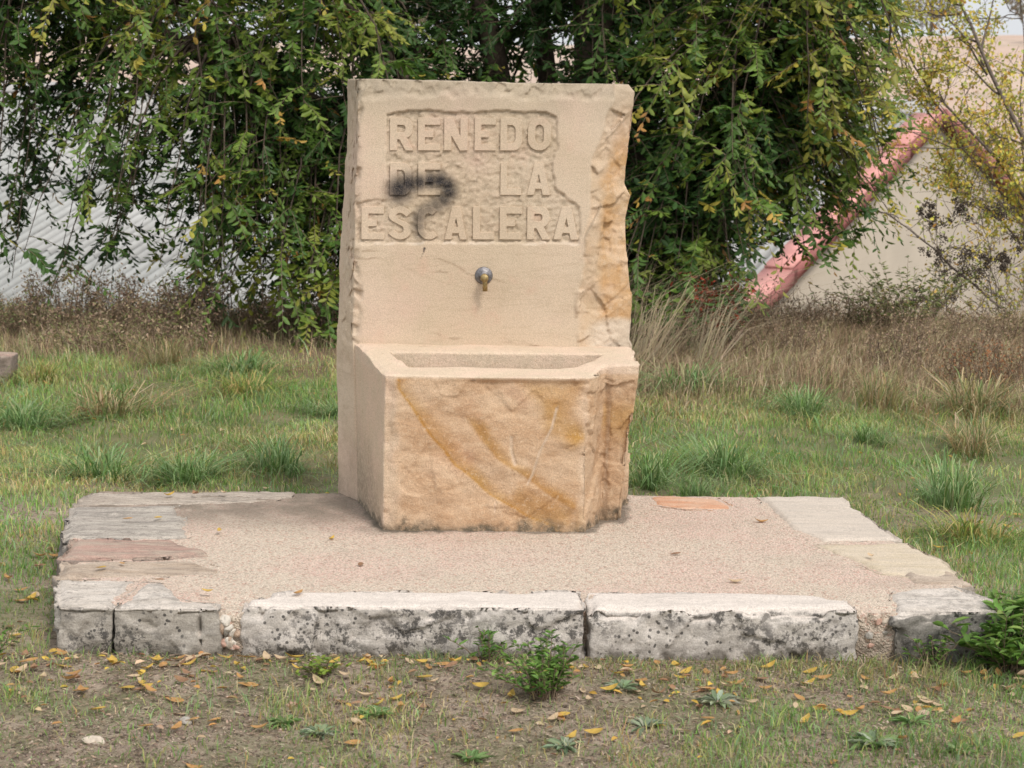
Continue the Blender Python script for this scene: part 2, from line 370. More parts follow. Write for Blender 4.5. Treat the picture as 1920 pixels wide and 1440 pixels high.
def sheet_mat(name, c):
    m = N(name, .85, .2); n = m.noise(2.0, 5, .65); n2 = m.noise(14, 5, .7)
    c = m.mix(m.ramp(n, .3, .7), tuple(x*.88 for x in c), tuple(x*1.1 for x in c)); c = m.mix(m.ramp(n2, .5, .7, 0, .35), c, (.25, .235, .2))
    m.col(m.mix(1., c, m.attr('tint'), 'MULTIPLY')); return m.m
M['sheet'] = sheet_mat('fibre_cement', (.38, .385, .385))
M['sheetred'] = flat('brown_red_sheet', (.33, .17, .13), .85, .2, var=.2, scale=2.2)

# ---------------------------------------------------------------- ground: one sheet to the horizon
def ground_h(x, y):
    P = np.stack([x, y, np.zeros_like(x)], 1)
    near = fbm(P, 1.1, 3, 5)*.022 + fbm(P, 7, 3, 9)*.007
    plat = ss(.25, -.05, np.maximum(np.maximum(-1.35-x, x-1.15), np.maximum(5.42-y, y-6.85)))     # level under the plinth
    near = near*(1-plat) - .012*plat
    drop = ss(12.2, 18.5, y)*-4.0 + ss(8.6, 11.0, y)*.03
    hill = ss(38, 130, y)*(6.3 + .9*ss(-10, 35, x) + fbm(P, .03, 3, 3)*.35)
    return near*ss(60, 20, y) + drop + hill
ys = np.concatenate([np.linspace(-30, 3.2, 16), np.arange(3.3, 9, .045), np.arange(9, 14, .12), np.arange(14.2, 22, .5), np.linspace(23, 160, 70), np.geomspace(170, 1500, 14)])
xs = np.concatenate([-np.geomspace(1200, 9, 22), np.arange(-8, -3, .35), np.arange(-3, 3, .045), np.arange(3, 8, .35), np.geomspace(9, 1200, 22)])
X, Y_ = np.meshgrid(xs, ys); Z = ground_h(X.ravel(), Y_.ravel())
V = np.stack([X.ravel(), Y_.ravel(), Z], 1); nx, ny = len(xs), len(ys)
i = np.arange(ny-1)[:, None]*nx + np.arange(nx-1)[None, :]
g = obj('ground', V, [np.stack([i, i+1, i+nx+1, i+nx], -1).reshape(-1, 4)], M['soil'], smooth=True); tag(g, kind='structure')

# ---------------------------------------------------------------- barn beyond the hedge
bA = np.array([4.9, 25., .95]); b_ = R(59); tp = .366
ev = np.array([-math.sin(b_), math.cos(b_), 0]); dn = np.array([-math.cos(b_), -math.sin(b_), 0.])   # ridge direction, down-slope (left) direction
HS, LEN = 6.25, 17.0
barn = empty('barn', (4.9, 25, -4.05), 'long beige rendered barn with pale corrugated roof and pink gable trim beyond the hedge', 'barn')
def bp(s, t, z=0., side=1):   # s along ridge, t out from the ridge, z offset
    return bA + ev*s + dn*(t*side) + np.array([0, 0, -tp*t + z])
def recalc(o):
    import bmesh
    bm = bmesh.new(); bm.from_mesh(o.data); bmesh.ops.recalc_face_normals(bm, faces=bm.faces); bm.to_mesh(o.data); bm.free(); return o
def quadbox(c8, name, mat, parent):
    F = [[0, 1, 2, 3], [4, 7, 6, 5], [0, 4, 5, 1], [1, 5, 6, 2], [2, 6, 7, 3], [3, 7, 4, 0]]
    return recalc(obj(name, c8, [F], mat, parent))
zb = -4.3
def wallprism(s0, s1, name):
    pts = [bp(s0, HS-.35, -.12), bp(s0, 0, -.12), bp(s0, HS-.35, -.12, -1)]
    lo = [pts[2]*[1, 1, 0]+[0, 0, zb], pts[0]*[1, 1, 0]+[0, 0, zb]]
    ring = pts+lo; V = ring+[p+ev*(s1-s0) for p in ring]; n = 5
    F4 = [[k, (k+1) % n, n+(k+1) % n, n+k] for k in range(n)]
    return recalc(obj(name, V, [F4, [[0, 1, 2, 3, 4]], [[9, 8, 7, 6, 5]]], M['wall'], barn))
wallprism(.0, .3, 'gable_wall')
def longwall(side, name):
    a, b2 = bp(.3, HS-.35, -.12, side), bp(LEN, HS-.35, -.12, side); th_ = dn*(-.25*side)
    z0 = np.array([0, 0, 1]); A = [a, b2, b2*[1, 1, 0]+z0*zb, a*[1, 1, 0]+z0*zb]; quadbox(A+[p+th_ for p in A], name, M['wall'], barn)
longwall(1, 'side_wall'); longwall(-1, 'side_wall')
# corrugated sheets, one object each
def sheet(width, length, name, mat):
    nseg = int(round(width/.177))*8; u = np.linspace(0, width, nseg+1); Vv = []
    for t in (0, length):
        for x in u: Vv.append(x*ev + dn*t + np.array([0, 0, -tp*t + .034*math.cos(x/.177*2*math.pi) + (.012 if t else 0)]))
    k = np.arange(nseg); V0 = np.array(Vv); V1 = V0-[0, 0, .008]; n = nseg+1
    F = np.concatenate([np.stack([k, k+1, n+k+1, n+k], -1), np.stack([2*n+k, 3*n+k, 3*n+k+1, 2*n+k+1], -1), np.stack([n+k, n+k+1, 3*n+k+1, 3*n+k], -1)])
    val = np.tile(np.cos(np.linspace(0, width, nseg+1)/.177*2*np.pi), 4); tn = 1-.42*ss(.4, -.9, val)  # valleys darkened in the tint, standing in for shade between the corrugations
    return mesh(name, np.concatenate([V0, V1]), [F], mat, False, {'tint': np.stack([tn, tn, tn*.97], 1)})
W_, L_ = .885, 1.72
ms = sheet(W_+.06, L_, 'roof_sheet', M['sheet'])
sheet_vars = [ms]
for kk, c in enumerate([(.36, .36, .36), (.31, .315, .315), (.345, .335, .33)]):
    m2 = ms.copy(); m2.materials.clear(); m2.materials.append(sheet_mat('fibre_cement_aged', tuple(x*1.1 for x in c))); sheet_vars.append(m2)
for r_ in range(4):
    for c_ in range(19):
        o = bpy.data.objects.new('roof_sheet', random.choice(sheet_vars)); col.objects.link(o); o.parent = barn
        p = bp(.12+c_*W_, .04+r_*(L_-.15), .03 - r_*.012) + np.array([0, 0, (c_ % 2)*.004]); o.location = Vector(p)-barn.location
# far slope: one tiled face
A = [bp(.1, .02, .02, -1), bp(LEN, .02, .02, -1), bp(LEN, HS, .02, -1), bp(.1, HS, .02, -1)]
quadbox(A+[p-[0, 0, .06] for p in A], 'far_roof_slope', M['sheetred'], barn)
M['metal_cap'] = flat('grey_cap', (.42, .41, .40), .85, .2, var=.1, scale=3)
cap = [bp(0, .18, .1), bp(0, 0, .17), bp(0, .18, .1, -1)]; V = cap+[p+ev*LEN for p in cap]+[p-[0, 0, .04] for p in cap]+[p+ev*LEN-[0, 0, .04] for p in cap]
obj('ridge_cap', V, [[[0, 1, 4, 3], [1, 2, 5, 4], [6, 9, 10, 7], [7, 10, 11, 8], [0, 6, 7, 1], [1, 7, 8, 2], [0, 3, 9, 6], [2, 8, 11, 5]]], M['metal_cap'], barn)
# pink verge pieces along both gable slopes
npz = 6
for side in (1, -1):
    for k in range(npz):
        t0, t1 = k*HS/npz, (k+1)*HS/npz+.08; z = .085 + .0*k
        if side == 1:
            A = [bp(-.10, t0, z), bp(.21, t0, z), bp(.21, t1, z+.035), bp(-.10, t1, z+.035)]
            quadbox(A+[p-[0, 0, .03] for p in A], 'verge_cap', M['pink'], barn)
            A = [bp(-.12, t0, z-.01), bp(-.105, t0, z-.01), bp(-.105, t1, z+.005), bp(-.12, t1, z+.005)]
            quadbox(A+[p-[0, 0, .145] for p in A], 'fascia_board', M['pinkd'], barn)
        else:
            A = [bp(-.10, t0, z, -1), bp(.21, t0, z, -1), bp(.21, t1, z+.035, -1), bp(-.10, t1, z+.035, -1)]
            quadbox(A+[p-[0, 0, .03] for p in A], 'verge_cap', M['pink'], barn)
            A = [bp(-.12, t0, z-.01, -1), bp(-.105, t0, z-.01, -1), bp(-.105, t1, z+.005, -1), bp(-.12, t1, z+.005, -1)]
            quadbox(A+[p-[0, 0, .145] for p in A], 'fascia_board', M['pinkd'], barn)

# ---------------------------------------------------------------- fountain
FY = 6.757
ftn = empty('drinking_fountain', (-.07, 6.6, .12), 'carved sandstone drinking fountain with raised lettering, metal spout and stone trough', 'fountain')
out_r = [(.356, 1.468), (.379, 1.442), (.371, 1.364), (.360, 1.267), (.350, 1.154), (.372, 1.111), (.356, 1.042), (.362, .918), (.379, .789), (.376, .69), (.378, .635), (.374, .5), (.362, .3), (.36, .08)]
out_l = [(-.492, .08), (-.503, .4), (-.512, .624), (-.508, .9), (-.50, 1.2), (-.493, 1.30), (-.497, 1.471)]
prof = out_r + out_l                                     # outline in x,z
n = len(prof); Vf = [(x, FY, z) for x, z in prof]
Vb = [(x-(np.interp(z, [.1, 1.45], [.078, .042]) if x < 0 else .012), FY+.14, z) for x, z in prof]
S_F = [list(range(n)), list(range(n, 2*n))[::-1]] + [[i, n+i, n+(i+1) % n, (i+1) % n] for i in range(n)]
co, Q, no = remeshed(Vf+Vb, S_F, .0043)
x, y, z = co[:, 0].copy(), co[:, 1].copy(), co[:, 2].copy()
front = ss(.5, .85, -no[:, 1]) ; nearf = ss(FY+.03, FY+.012, y)
inner = np.interp(z, [0, .787, .981, 1.075, 1.183, 1.275, 1.368, 1.436, 1.48], [.209, .209, .210, .236, .243, .262, .285, .30, .30]) + fbm(co, 9, 3, 2)*.014
edge = np.interp(z, [p[1] for p in out_r][::-1], [p[0] for p in out_r][::-1])
t = np.clip((x-inner)/(np.maximum(edge-inner, .03)), 0, 1)
rough = ss(0, .09, t)
fc = facets(co*[1, 1, .75], 13, 4, 1.5); fc2 = facets(co, 36, 9, 1.4)
fL = facets(co*[1, 1, .55], 6.5, 204, 1.3)
dy = rough*(.005 + .060*t**1.5 + .014*fL + .006*fc + .0016*fc2 + .0022*fbm(co, 40, 3, 8))
# chipped head of the slab
hd = ss(1.412, 1.437, z + fbm(co, 11, 4, 21)*.016)*(1-rough)
dy = dy + hd*(.008 + .003*fc2 + .004*fbm(co, 16, 4, 22) + .010*ss(1.43, 1.47, z))
# left arris broken away
la = ss(-.478, -.497, x + fbm(co, 16, 3, 31)*.010 + (z < .62)*(-.03))*ss(.60, .68, z)
dy = dy + la*(.010+.006*fc2)
# recessed ground of the inscription
recess = [(-.407, 1.367), (-.266, 1.377), (-.135, 1.374), (-.03, 1.379), (.101, 1.376), (.130, 1.358), (.139, 1.259), (.119, 1.217), (.130, 1.144), (.175, 1.105), (.212, 1.08), (.207, .962), (-.10, .960), (-.35, .955), (-.496, .952), (-.499, 1.084), (-.412, 1.094), (-.405, 1.2)]
wob = fbm(co, 26, 3, 41)*.006
rd = polydist(x+wob, z+fbm(co, 30, 3, 42)*.005, recess); rm = ss(-.001, .003, rd)
chis = facets(co*[1, 1, 1.4], 60, 77, 1.6)
rdep = .0062 + .0022*ss(1.33, 1.37, z) + .0012*fbm(co, 7, 2, 44)
dy = dy + rm*(rdep + .0016*chis + .0022*np.abs(fbm(co*[1, 1, 1.3], 38, 3, 43)))
co[:, 1] += dy*np.clip(1-(y-FY)/.125, 0, 1)
side = ss(.5, .9, no[:, 0])
co[:, 0] -= side*(.010*fL + .006*fc + .002*fc2 + .004)*ss(FY, FY+.03, y)
co += no*((1-front)*.0018*fbm(co, 30, 3, 50))[:, None]
co[:, 0] -= ss(.5, .9, -no[:, 0])*.003*fbm(co*[1, 1, .3], 18, 3, 60)
up_ = ss(.5, .9, no[:, 2]); co[:, 2] -= up_*(.006*np.maximum(0, fbm(co, 14, 3, 61)) + .03*ss(.33, .375, x) + .008*ss(-.5, .3, x))
orange = np.clip(rough*(.22+.85*ss(.30, .62, t+fbm(co, 5, 3, 71)*.16))*ss(1.45, 1.15, z) + rough*.12, 0, 1)
orange = np.maximum(orange, side*ss(1.5, 1.2, z)*.9)
dirt_shade = np.maximum(ss(.34, .13, z + fbm(co, 8, 3, 72)*.09)*ss(-.40, -.5, x+.04)*.75, hd*.32)
dirt_shade = np.maximum(dirt_shade, ss(.16, .12, z+fbm(co, 30, 2, 74)*.02)*.7)
lefts = ss(.4, .8, -no[:, 0]); dirt_shade = np.maximum(dirt_shade, lefts*ss(.9, 1.5, z)*.35)
dirt_shade = np.maximum(dirt_shade, la*ss(.7, 1.3, z)*.28)
shoulder = ss(.03, .0, np.hypot((x-.33)*.6, z-.665)-.04)*ss(0, .5, rough)
ledge = ss(.006, .001, np.abs(rd))*ss(.975, .96, z)*ss(-.1, .15, fbm(co*[1, 1, .3], 30, 2, 46))
dirt_shade = np.maximum(dirt_shade, rm*ss(.004, .0, np.abs(rd-.003))*ss(1.3, 1.35, z)*.6)  # shade under the upper edge of the recess, painted as a dark line
dirt_shade = np.maximum(dirt_shade, rm*(.10+.25*np.clip(chis, 0, 1)))
cr = 0
for ln in [[(-.525, .913), (-.424, .905), (-.321, .872), (-.208, .862)], [(-.15, .868), (-.02, .835), (.12, .825), (.205, .80)], [(-.48, .93), (-.33, .925), (-.238, .905), (-.155, .875)], [(-.397, .70), (-.35, .69), (-.29, .678), (-.23, .662)], [(-.2, .655), (-.06, .65), (.1, .63)]]:
    cr = np.maximum(cr, ss(.0042, .001, linedist(x, z+fbm(co, 14, 4, 47)*.006, ln))*ss(-.5, .3, fbm(co, 11, 2, 48)))
cr = cr*(1-rough)*(no[:, 1] < -.5)*.62
obj('slab', co, [Q], M['slab'], ftn, True, {'mask': np.stack([orange*(1-shoulder), dirt_shade, np.maximum(shoulder*.8, ledge*.9)], 1), 'crack': np.stack([cr, cr, cr], 1)})

# trough block in front of the slab
foot = [(-.492, FY-.002), (-.470, 6.66), (-.386, 6.324), (.226, 6.326), (.250, 6.40), (.270, 6.47), (.279, 6.515), (.300, 6.500), (.338, 6.497), (.352, 6.62), (.378, FY+.02), (-.492, FY+.02)]
topp = [(-.503, FY-.002), (-.476, 6.66), (-.381, 6.322), (.224, 6.322), (.262, 6.39), (.276, 6.45), (.284, 6.468), (.310, 6.452), (.386, 6.452), (.386, 6.62), (.380, FY+.02), (-.503, FY+.02)]
Vt, Ft = prism(foot, .10, .636, topp)
bow_top = [(-.385, 6.63), (-.32, 6.45), (.15, 6.45), (.20, 6.475), (.255, 6.55), (.30, 6.635)]
bow_bot = [(-.35, 6.61), (-.29, 6.47), (.13, 6.47), (.17, 6.49), (.20, 6.55), (.24, 6.61)]
cut = prism(bow_bot, .47, .66, bow_top)
co, Q, no = remeshed(Vt, Ft, .0045, [cut])
x, y, z = co[:, 0].copy(), co[:, 1].copy(), co[:, 2].copy()
topz = .598 + (.036)*ss(6.322, FY, y) ; topz = topz + .012*ss(.24, .34, x)*ss(6.7, 6.46, y)
fcz = facets(co, 30, 5, 1.3); fc = facets(co*[1, 1, .7], 9, 14, 1.6)
up = ss(.55, .9, no[:, 2])
sc = np.where(z > .3, (z-.3)/(.636-.3), 0); co[:, 2] = np.where(z > .3, .3+sc*(topz-.3), z)
frontm = ss(.5, .9, -no[:, 1]); left = ss(.4, .8, -no[:, 0]); rt = ss(.25, .6, no[:, 0])
inside = (polydist(x, y, bow_top) > -.002) & (z < .63) & (z > .3)
om = 1-inside
# split natural face: broad hollows, ridges along the bedding, broken arris at the right
band1 = [(-.340, .598), (-.29, .52), (-.235, .42), (-.165, .325), (-.06, .235), (.05, .165), (.13, .135)]
band2 = [(-.14, .50), (-.10, .43), (-.045, .355), (.03, .30), (.12, .235), (.20, .19)]
d1 = linedist(x, z, band1); d2 = linedist(x, z, band2)
zz = z+fbm(co, 6, 3, 183)*.008; U1 = (x-np.interp(zz, [p[1] for p in band1][::-1], [p[0] for p in band1][::-1]))*.72; U2 = (x-np.interp(zz, [p[1] for p in band2][::-1], [p[0] for p in band2][::-1]))*.72
face_d = .012*fbm(co, 3.2, 4, 15) + .0009*fc + .0022*np.abs(fbm(co*[1, 1, 1.6]+[0, 0, .7], 7, 4, 181)) + .0022*facets(co*[1, 1, .8], 6, 185, 1.6) + .0020*fbm(co, 28, 4, 18) + .0025*ss(-.004, .004, U1)*ss(.09, .01, U1) + .0018*fbm(co*[1, 1, 2.2], 16, 4, 182)
brk = ss(.175, .225, x + fbm(co, 9, 3, 19)*.03)*(.006+.004*fcz); brkl = ss(-.35, -.385, x+fbm(co, 8, 3, 20)*.02)*.008
dgouge = .006*ss(.006, .0, linedist(x, z, [(.135, .53), (.12, .46), (.085, .38), (.065, .30), (.05, .27)])) + .006*ss(.008, 0, linedist(x, z, [(.0, .43), (.0, .385), (.012, .335)])) + .004*ss(.004, 0, linedist(x, z, [(-.045, .215), (-.048, .185)]))
isbas = ss(.245, .225, x)
low = ss(.595, .575, co[:, 2])
fw = ss(6.372, 6.335, y)*isbas
co[:, 1] += om*(fw*(-.010 + face_d*low + brk + brkl + dgouge) + frontm*(1-isbas)*(.009*fc+.0022*fcz+.004))
co[:, 0] -= rt*om*(.002*fcz + .006*fc + .003); co[:, 0] += left*om*.002*fbm(co*[1, 1, .5], 14, 3, 22)
co[:, 2] -= up*om*.003*fbm(co, 12, 3, 23); co[:, 2] -= up*om*.010*ss(.02, .0, np.abs(polydist(x, y, topp)))*np.maximum(0, fbm(co, 18, 3, 25)+.2)
bot = ss(.14, .12, z)
o1 = ss(-.007, .001, U1)*ss(.05, .002, U1+fbm(co, 10, 3, 26)*.012)*(.68+.35*fbm(co, 8, 3, 261)) + .6*ss(.006, 0, np.abs(U1))
o2 = ss(-.008, .004, U2)*ss(.05, .004, U2+fbm(co, 12, 3, 27)*.014)*.62*ss(.52, .46, z)
o2 = np.maximum(o2, .5*ss(-.03, .03, polydist(x+fbm(co, 7, 3, 29)*.03, z, [(.02, .26), (.20, .20), (.21, .14), (.08, .14), (-.03, .22)])))
patch = polydist(x+fbm(co, 12, 3, 28)*.02, z, [(.02, .62), (.07, .52), (.10, .44), (.17, .39), (.225, .42), (.20, .50), (.215, .62)])
o3 = ss(-.02, .03, patch)*(.6+.3*fbm(co, 10, 3, 281))
left_pale = left*om
och = np.clip(np.maximum(np.maximum(o1, o2*1.25), o3*1.2)*isbas*frontm, 0, 1)
rgt = (1-isbas)*frontm; och = np.maximum(och, rgt*ss(.55, .47, z)*ss(.35, .47, z + x*.3-.08)*.7)
pale = np.clip(up*om + inside*.95 + left_pale*.82 + ss(.585, .598, co[:, 2])*om*.9 + frontm*isbas*ss(-.335, -.375, x+fbm(co, 8, 3, 20)*.03)*.55, 0, 1)
pale = np.maximum(pale, np.minimum(1, dgouge/.006)*frontm*.85); pale = np.maximum(pale, frontm*isbas*ss(.195, .222, x+fbm(co, 12, 3, 30)*.02)*.4)
dirt_shade = np.maximum(ss(.165, .125, z+fbm(co, 25, 3, 33)*.022)*.95, left*ss(.42, .13, z+(x+.45)*1.6+fbm(co, 7, 3, 34)*.07)*.55)  # grime at the foot, deepened by a painted contact shadow
dirt_shade = np.maximum(dirt_shade, inside*.22)
obj('trough', co, [Q], M['basin'], ftn, True, {'mask': np.stack([och*(1-pale*.7), dirt_shade, pale], 1)})

# raised letters, each its own part
def arc(cx, cy, rx, ry, a0, a1, k=10):
    return [(cx+rx*math.cos(R(a0+(a1-a0)*q/k)), cy+ry*math.sin(R(a0+(a1-a0)*q/k))) for q in range(k+1)]
T = .31; H = .21
GL = {
 'E': [[(0, 0), (1, 0), (1, H*.95), (T, H*.95), (T, .40), (.68, .40), (.68, .60), (T, .60), (T, 1-H), (1, 1-H), (1, 1), (0, 1)]],
 'L': [[(0, 0), (.98, 0), (.98, H), (T, H), (T, 1), (0, 1)]],
 'N': [[(0, 0), (T, 0), (T, .46), (.68, 0), (1, 0), (1, 1), (.69, 1), (.69, .44), (.36, 1), (0, 1)]],
 'A': [[(0, 0), (.30, 0), (.36, .19), (.64, .19), (.70, 0), (1, 0), (.70, 1), (.32, 1)], [(.42, .38), (.51, .66), (.60, .38)]],
 'R': [[(0, 0), (T, 0), (T, .34), (.42, .34), (.67, 0), (1, 0), (.73, .39)] + arc(.66, .69, .32, .31, -62, 90) + [(0, 1)], [(T, .56)] + arc(.54, .67, .13, .11, -90, 90, 6) + [(T, .78)]],
 'D': [[(0, 0), (.62, 0)] + arc(.62, .34, .36, .34, -88, 0, 6) + arc(.62, .66, .36, .34, 0, 88, 6) + [(.62, 1), (0, 1)], [(T, .22), (.5, .22)] + arc(.5, .37, .18, .15, -85, 0, 5) + arc(.5, .63, .18, .15, 0, 85, 5) + [(.5, .78), (T, .78)]],
 'O': [arc(.5, .34, .5, .34, 180, 360, 12) + arc(.5, .66, .5, .34, 0, 180, 12), arc(.5, .36, .19, .16, 180, 360, 8) + arc(.5, .64, .19, .16, 0, 180, 8)],
 'C': [arc(.5, .66, .5, .34, 40, 180, 10) + arc(.5, .34, .5, .34, 180, 318, 10) + [(.70, .24)] + arc(.5, .37, .20, .17, 320, 180, 7) + arc(.5, .63, .20, .17, 180, 45, 7)],
 'S': [[(.02, .18)] + arc(.5, .29, .48, .29, 215, 360, 8) + arc(.5, .30, .48, .27, 5, 60, 4) + [(.42, .62), (.34, .70)] + arc(.50, .72, .16, .09, 170, 50, 5) + [(.78, .70), (.97, .82)] + arc(.5, .73, .47, .27, 25, 180, 9) + arc(.5, .73, .47, .24, 185, 235, 4) + [(.60, .40), (.66, .31)] + arc(.48, .28, .17, .09, -10, -130, 5) + [(.24, .28)]],
}
LT = [('R', -.394, -.320, 1.25, 1.352), ('E', -.305, -.235, 1.251, 1.353), ('N', -.223, -.149, 1.252, 1.354), ('E', -.127, -.06, 1.253, 1.355), ('D', -.046, .024, 1.254, 1.356), ('O', .041, .113, 1.255, 1.357),
      ('D', -.393, -.324, 1.11, 1.211), ('E', -.304, -.234, 1.111, 1.212), ('L', -.044, .023, 1.114, 1.215), ('A', .04, .112, 1.115, 1.216),
      ('E', -.483, -.412, .968, 1.072), ('S', -.399, -.323, .969, 1.073), ('C', -.305, -.234, .97, 1.074), ('A', -.219, -.15, .971, 1.075), ('L', -.13, -.06, .972, 1.076), ('E', -.045, .025, .973, 1.077), ('R', .042, .114, .974, 1.078), ('A', .126, .204, .975, 1.079)]
for k, (ch, x0, x1, z0, z1) in enumerate(LT):
    cu = bpy.data.curves.new('tmp', 'CURVE'); cu.dimensions = '2D'; cu.fill_mode = 'BOTH'; cu.extrude = .0062; cu.bevel_depth = .0007; cu.bevel_resolution = 1; cu.offset = -.0006
    for loop in GL[ch]:
        sp = cu.splines.new('POLY'); sp.points.add(len(loop)-1); sp.use_cyclic_u = True
        for q, (a, c) in enumerate(loop):
            j = (mnoise.noise(Vector((a*3+k, c*3, k)))*.0009)
            sp.points[q].co = (x0+a*(x1-x0)+j, z0+c*(z1-z0)+j, 0, 1)
    to = bpy.data.objects.new('tmp', cu); col.objects.link(to)
    dg = bpy.context.evaluated_depsgraph_get(); m_ = to.evaluated_get(dg).to_mesh()
    V = np.array([(v.co.x, FY+.0072-v.co.z, v.co.y) for v in m_.vertices]); F = [list(p.vertices) for p in m_.polygons]
    bpy.data.objects.remove(to)
    me = bpy.data.meshes.new('letter'); b3 = np.array(base(ftn)); me.from_pydata([tuple(p) for p in V-b3], [], F); me.materials.append(M['slab'])
    at = me.attributes.new('mask', 'FLOAT_COLOR', 'POINT'); at.data.foreach_set('color', np.tile([0, 0, 0, 1.], len(V)).astype(np.float32))
    lo = bpy.data.objects.new('letter', me); col.objects.link(lo); lo.parent = ftn; lo['label'] = 'raised carved letter ' + ch
# spout: flange, body, turned-down nozzle
def lathe_y(cx, cz, prof, seg=32):   # prof: (y, r)
    V = []; F = []
    for (yy, r_) in prof:
        for q in range(seg): a = 2*math.pi*q/seg; V.append((cx+r_*math.cos(a), yy, cz+r_*math.sin(a)))
    for j in range(len(prof)-1):
        for q in range(seg): F.append([j*seg+q, j*seg+(q+1) % seg, (j+1)*seg+(q+1) % seg, (j+1)*seg+q])
    return np.array(V), F
sx, sz = -.094, .857
sp = empty('spout', (0, 0, 0)); sp.parent = ftn; sp.location = Vector((sx, FY, sz))-base(ftn)
V, F = lathe_y(sx, sz, [(FY+.004, .0285), (FY-.001, .0285), (FY-.004, .0275), (FY-.0055, .024), (FY-.007, .015), (FY-.012, .0135), (FY-.012, .0001)]); obj('flange', V, [F], M['metal'], sp, True)
V, F = lathe_y(sx+.003, sz-.003, [(FY-.004, .0115), (FY-.03, .0115), (FY-.031, .0128), (FY-.05, .0128), (FY-.052, .0118), (FY-.0535, .0095), (FY-.0535, .0001)]); obj('pipe', V, [F], M['brass'], sp, True)
P = [(sx+.0045, FY-.042, sz-.008), (sx+.005, FY-.042, sz-.02), (sx+.0053, FY-.042, sz-.045)]
V, F = tubes([(P, [.0075, .0078, .0078])], 20); n0 = len(V)
V = np.concatenate([V, V[-20:]*[1, 1, 1]]); c0 = V[-20:].mean(0); V[-20:] = c0+(V[-20:]-c0)*.72
V = np.concatenate([V, V[-20:]+[0, 0, .02]]); rr = np.arange(20); rn = (rr+1) % 20
F = np.concatenate([F, np.stack([n0-20+rr, n0-20+rn, n0+rn, n0+rr], -1), np.stack([n0+rr, n0+rn, n0+20+rn, n0+20+rr], -1)])
obj('nozzle', V, [F], M['brass'], sp, True)

# ---------------------------------------------------------------- plinth of kerb stones and concrete
pl = empty('plinth', (-.1, 6.1, 0), 'low rectangular plinth of rough kerb stones around pinkish exposed aggregate concrete', 'plinth')
K = {
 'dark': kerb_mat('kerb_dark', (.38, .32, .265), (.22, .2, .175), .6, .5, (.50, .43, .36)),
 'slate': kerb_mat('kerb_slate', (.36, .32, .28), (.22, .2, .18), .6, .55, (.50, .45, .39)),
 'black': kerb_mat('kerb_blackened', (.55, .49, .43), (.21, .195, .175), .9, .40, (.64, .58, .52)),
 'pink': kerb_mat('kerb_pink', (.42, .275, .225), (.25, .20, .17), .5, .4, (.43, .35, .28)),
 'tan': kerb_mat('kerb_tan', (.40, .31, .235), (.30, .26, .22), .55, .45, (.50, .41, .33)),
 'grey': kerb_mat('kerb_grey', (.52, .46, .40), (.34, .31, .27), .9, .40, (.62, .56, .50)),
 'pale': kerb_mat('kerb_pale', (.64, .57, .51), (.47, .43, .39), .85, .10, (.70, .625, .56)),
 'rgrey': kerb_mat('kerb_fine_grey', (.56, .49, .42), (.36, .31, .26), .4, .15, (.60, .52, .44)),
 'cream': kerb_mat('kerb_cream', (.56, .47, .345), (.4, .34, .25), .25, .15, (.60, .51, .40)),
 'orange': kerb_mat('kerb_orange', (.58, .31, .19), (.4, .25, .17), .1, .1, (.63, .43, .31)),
}
def stone(poly, z1, mat, label=None, z0=-.06, vox=.009, amp=1., seed=0, notch=None):
    pp = np.array(poly); c = pp.mean(0); topq = [tuple(c+(p-c)*.985) for p in pp]
    V, F = prism(list(map(tuple, pp)), z0, z1, topq); co, Q, no = remeshed(V, F, vox)
    up = ss(.4, .9, no[:, 2]); sd = 1-up
    ed = np.abs(polydist(co[:, 0], co[:, 1], poly))
    co[:, 2] -= up*(amp*.004*(1+fbm(co*[1, 2.5, 1], 9, 4, seed)) + .014*ss(.028, 0, ed + fbm(co, 25, 2, seed+2)*.008))
    co += no*(sd*amp*(.0065*facets(co, 8, seed+3, 1.4) + .003*facets(co, 22, seed+13, 1.4) + .003*fbm(co, 40, 3, seed+4)))[:, None]*np.array([1, 1, .3])
    chip = ss(.035, 0, ed)*ss(.05, .45, fbm(co, 10, 3, seed+6))*ss(z1-.05, z1, co[:, 2])
    co[:, 2] -= chip*.018*amp; co[:, 1] += chip*.012*amp*(no[:, 1] < -.3)
    if notch is not None:
        for nx_, wv in notch: co[:, 1] += ss(wv, 0, np.abs(co[:, 0]-nx_-fbm(co, 20, 2, 9)*.006))*ss(.6, .9, -no[:, 1])*.03
    o = obj('kerb_stone', co, [Q], mat, pl, True)
    if label: o['label'] = label
    return o
TZ = .12
stone([(-1.375, 6.835), (-1.395, 6.615), (-1.1, 6.64), (-.82, 6.685), (-.70, 6.80), (-.70, 6.90)], TZ+.008, K['dark'], 'dark brown narrow kerb stone at the back left corner', seed=10)
stone([(-1.39, 6.595), (-1.335, 6.16), (-1.16, 6.125), (-.94, 6.19), (-1.0, 6.45), (-1.05, 6.65)], TZ+.012, K['slate'], 'dark slate grey kerb stone', seed=20)
stone([(-1.285, 6.135), (-1.275, 5.875), (-1.0, 5.90), (-.83, 5.955), (-.99, 6.15)], TZ+.016, K['pink'], 'pinkish kerb stone', seed=30)
stone([(-1.27, 5.86), (-1.235, 5.675), (-.95, 5.70), (-.79, 5.735), (-.785, 5.80), (-.90, 5.90)], TZ+.012, K['tan'], 'tan kerb stone with a pointed inner end', seed=40)
stone([(-1.235, 5.66), (-1.168, 5.362), (-1.025, 5.357), (-1.015, 5.5), (-1.0, 5.66)], TZ+.010, K['grey'], 'grey weathered corner block of the plinth', seed=50, vox=.007)
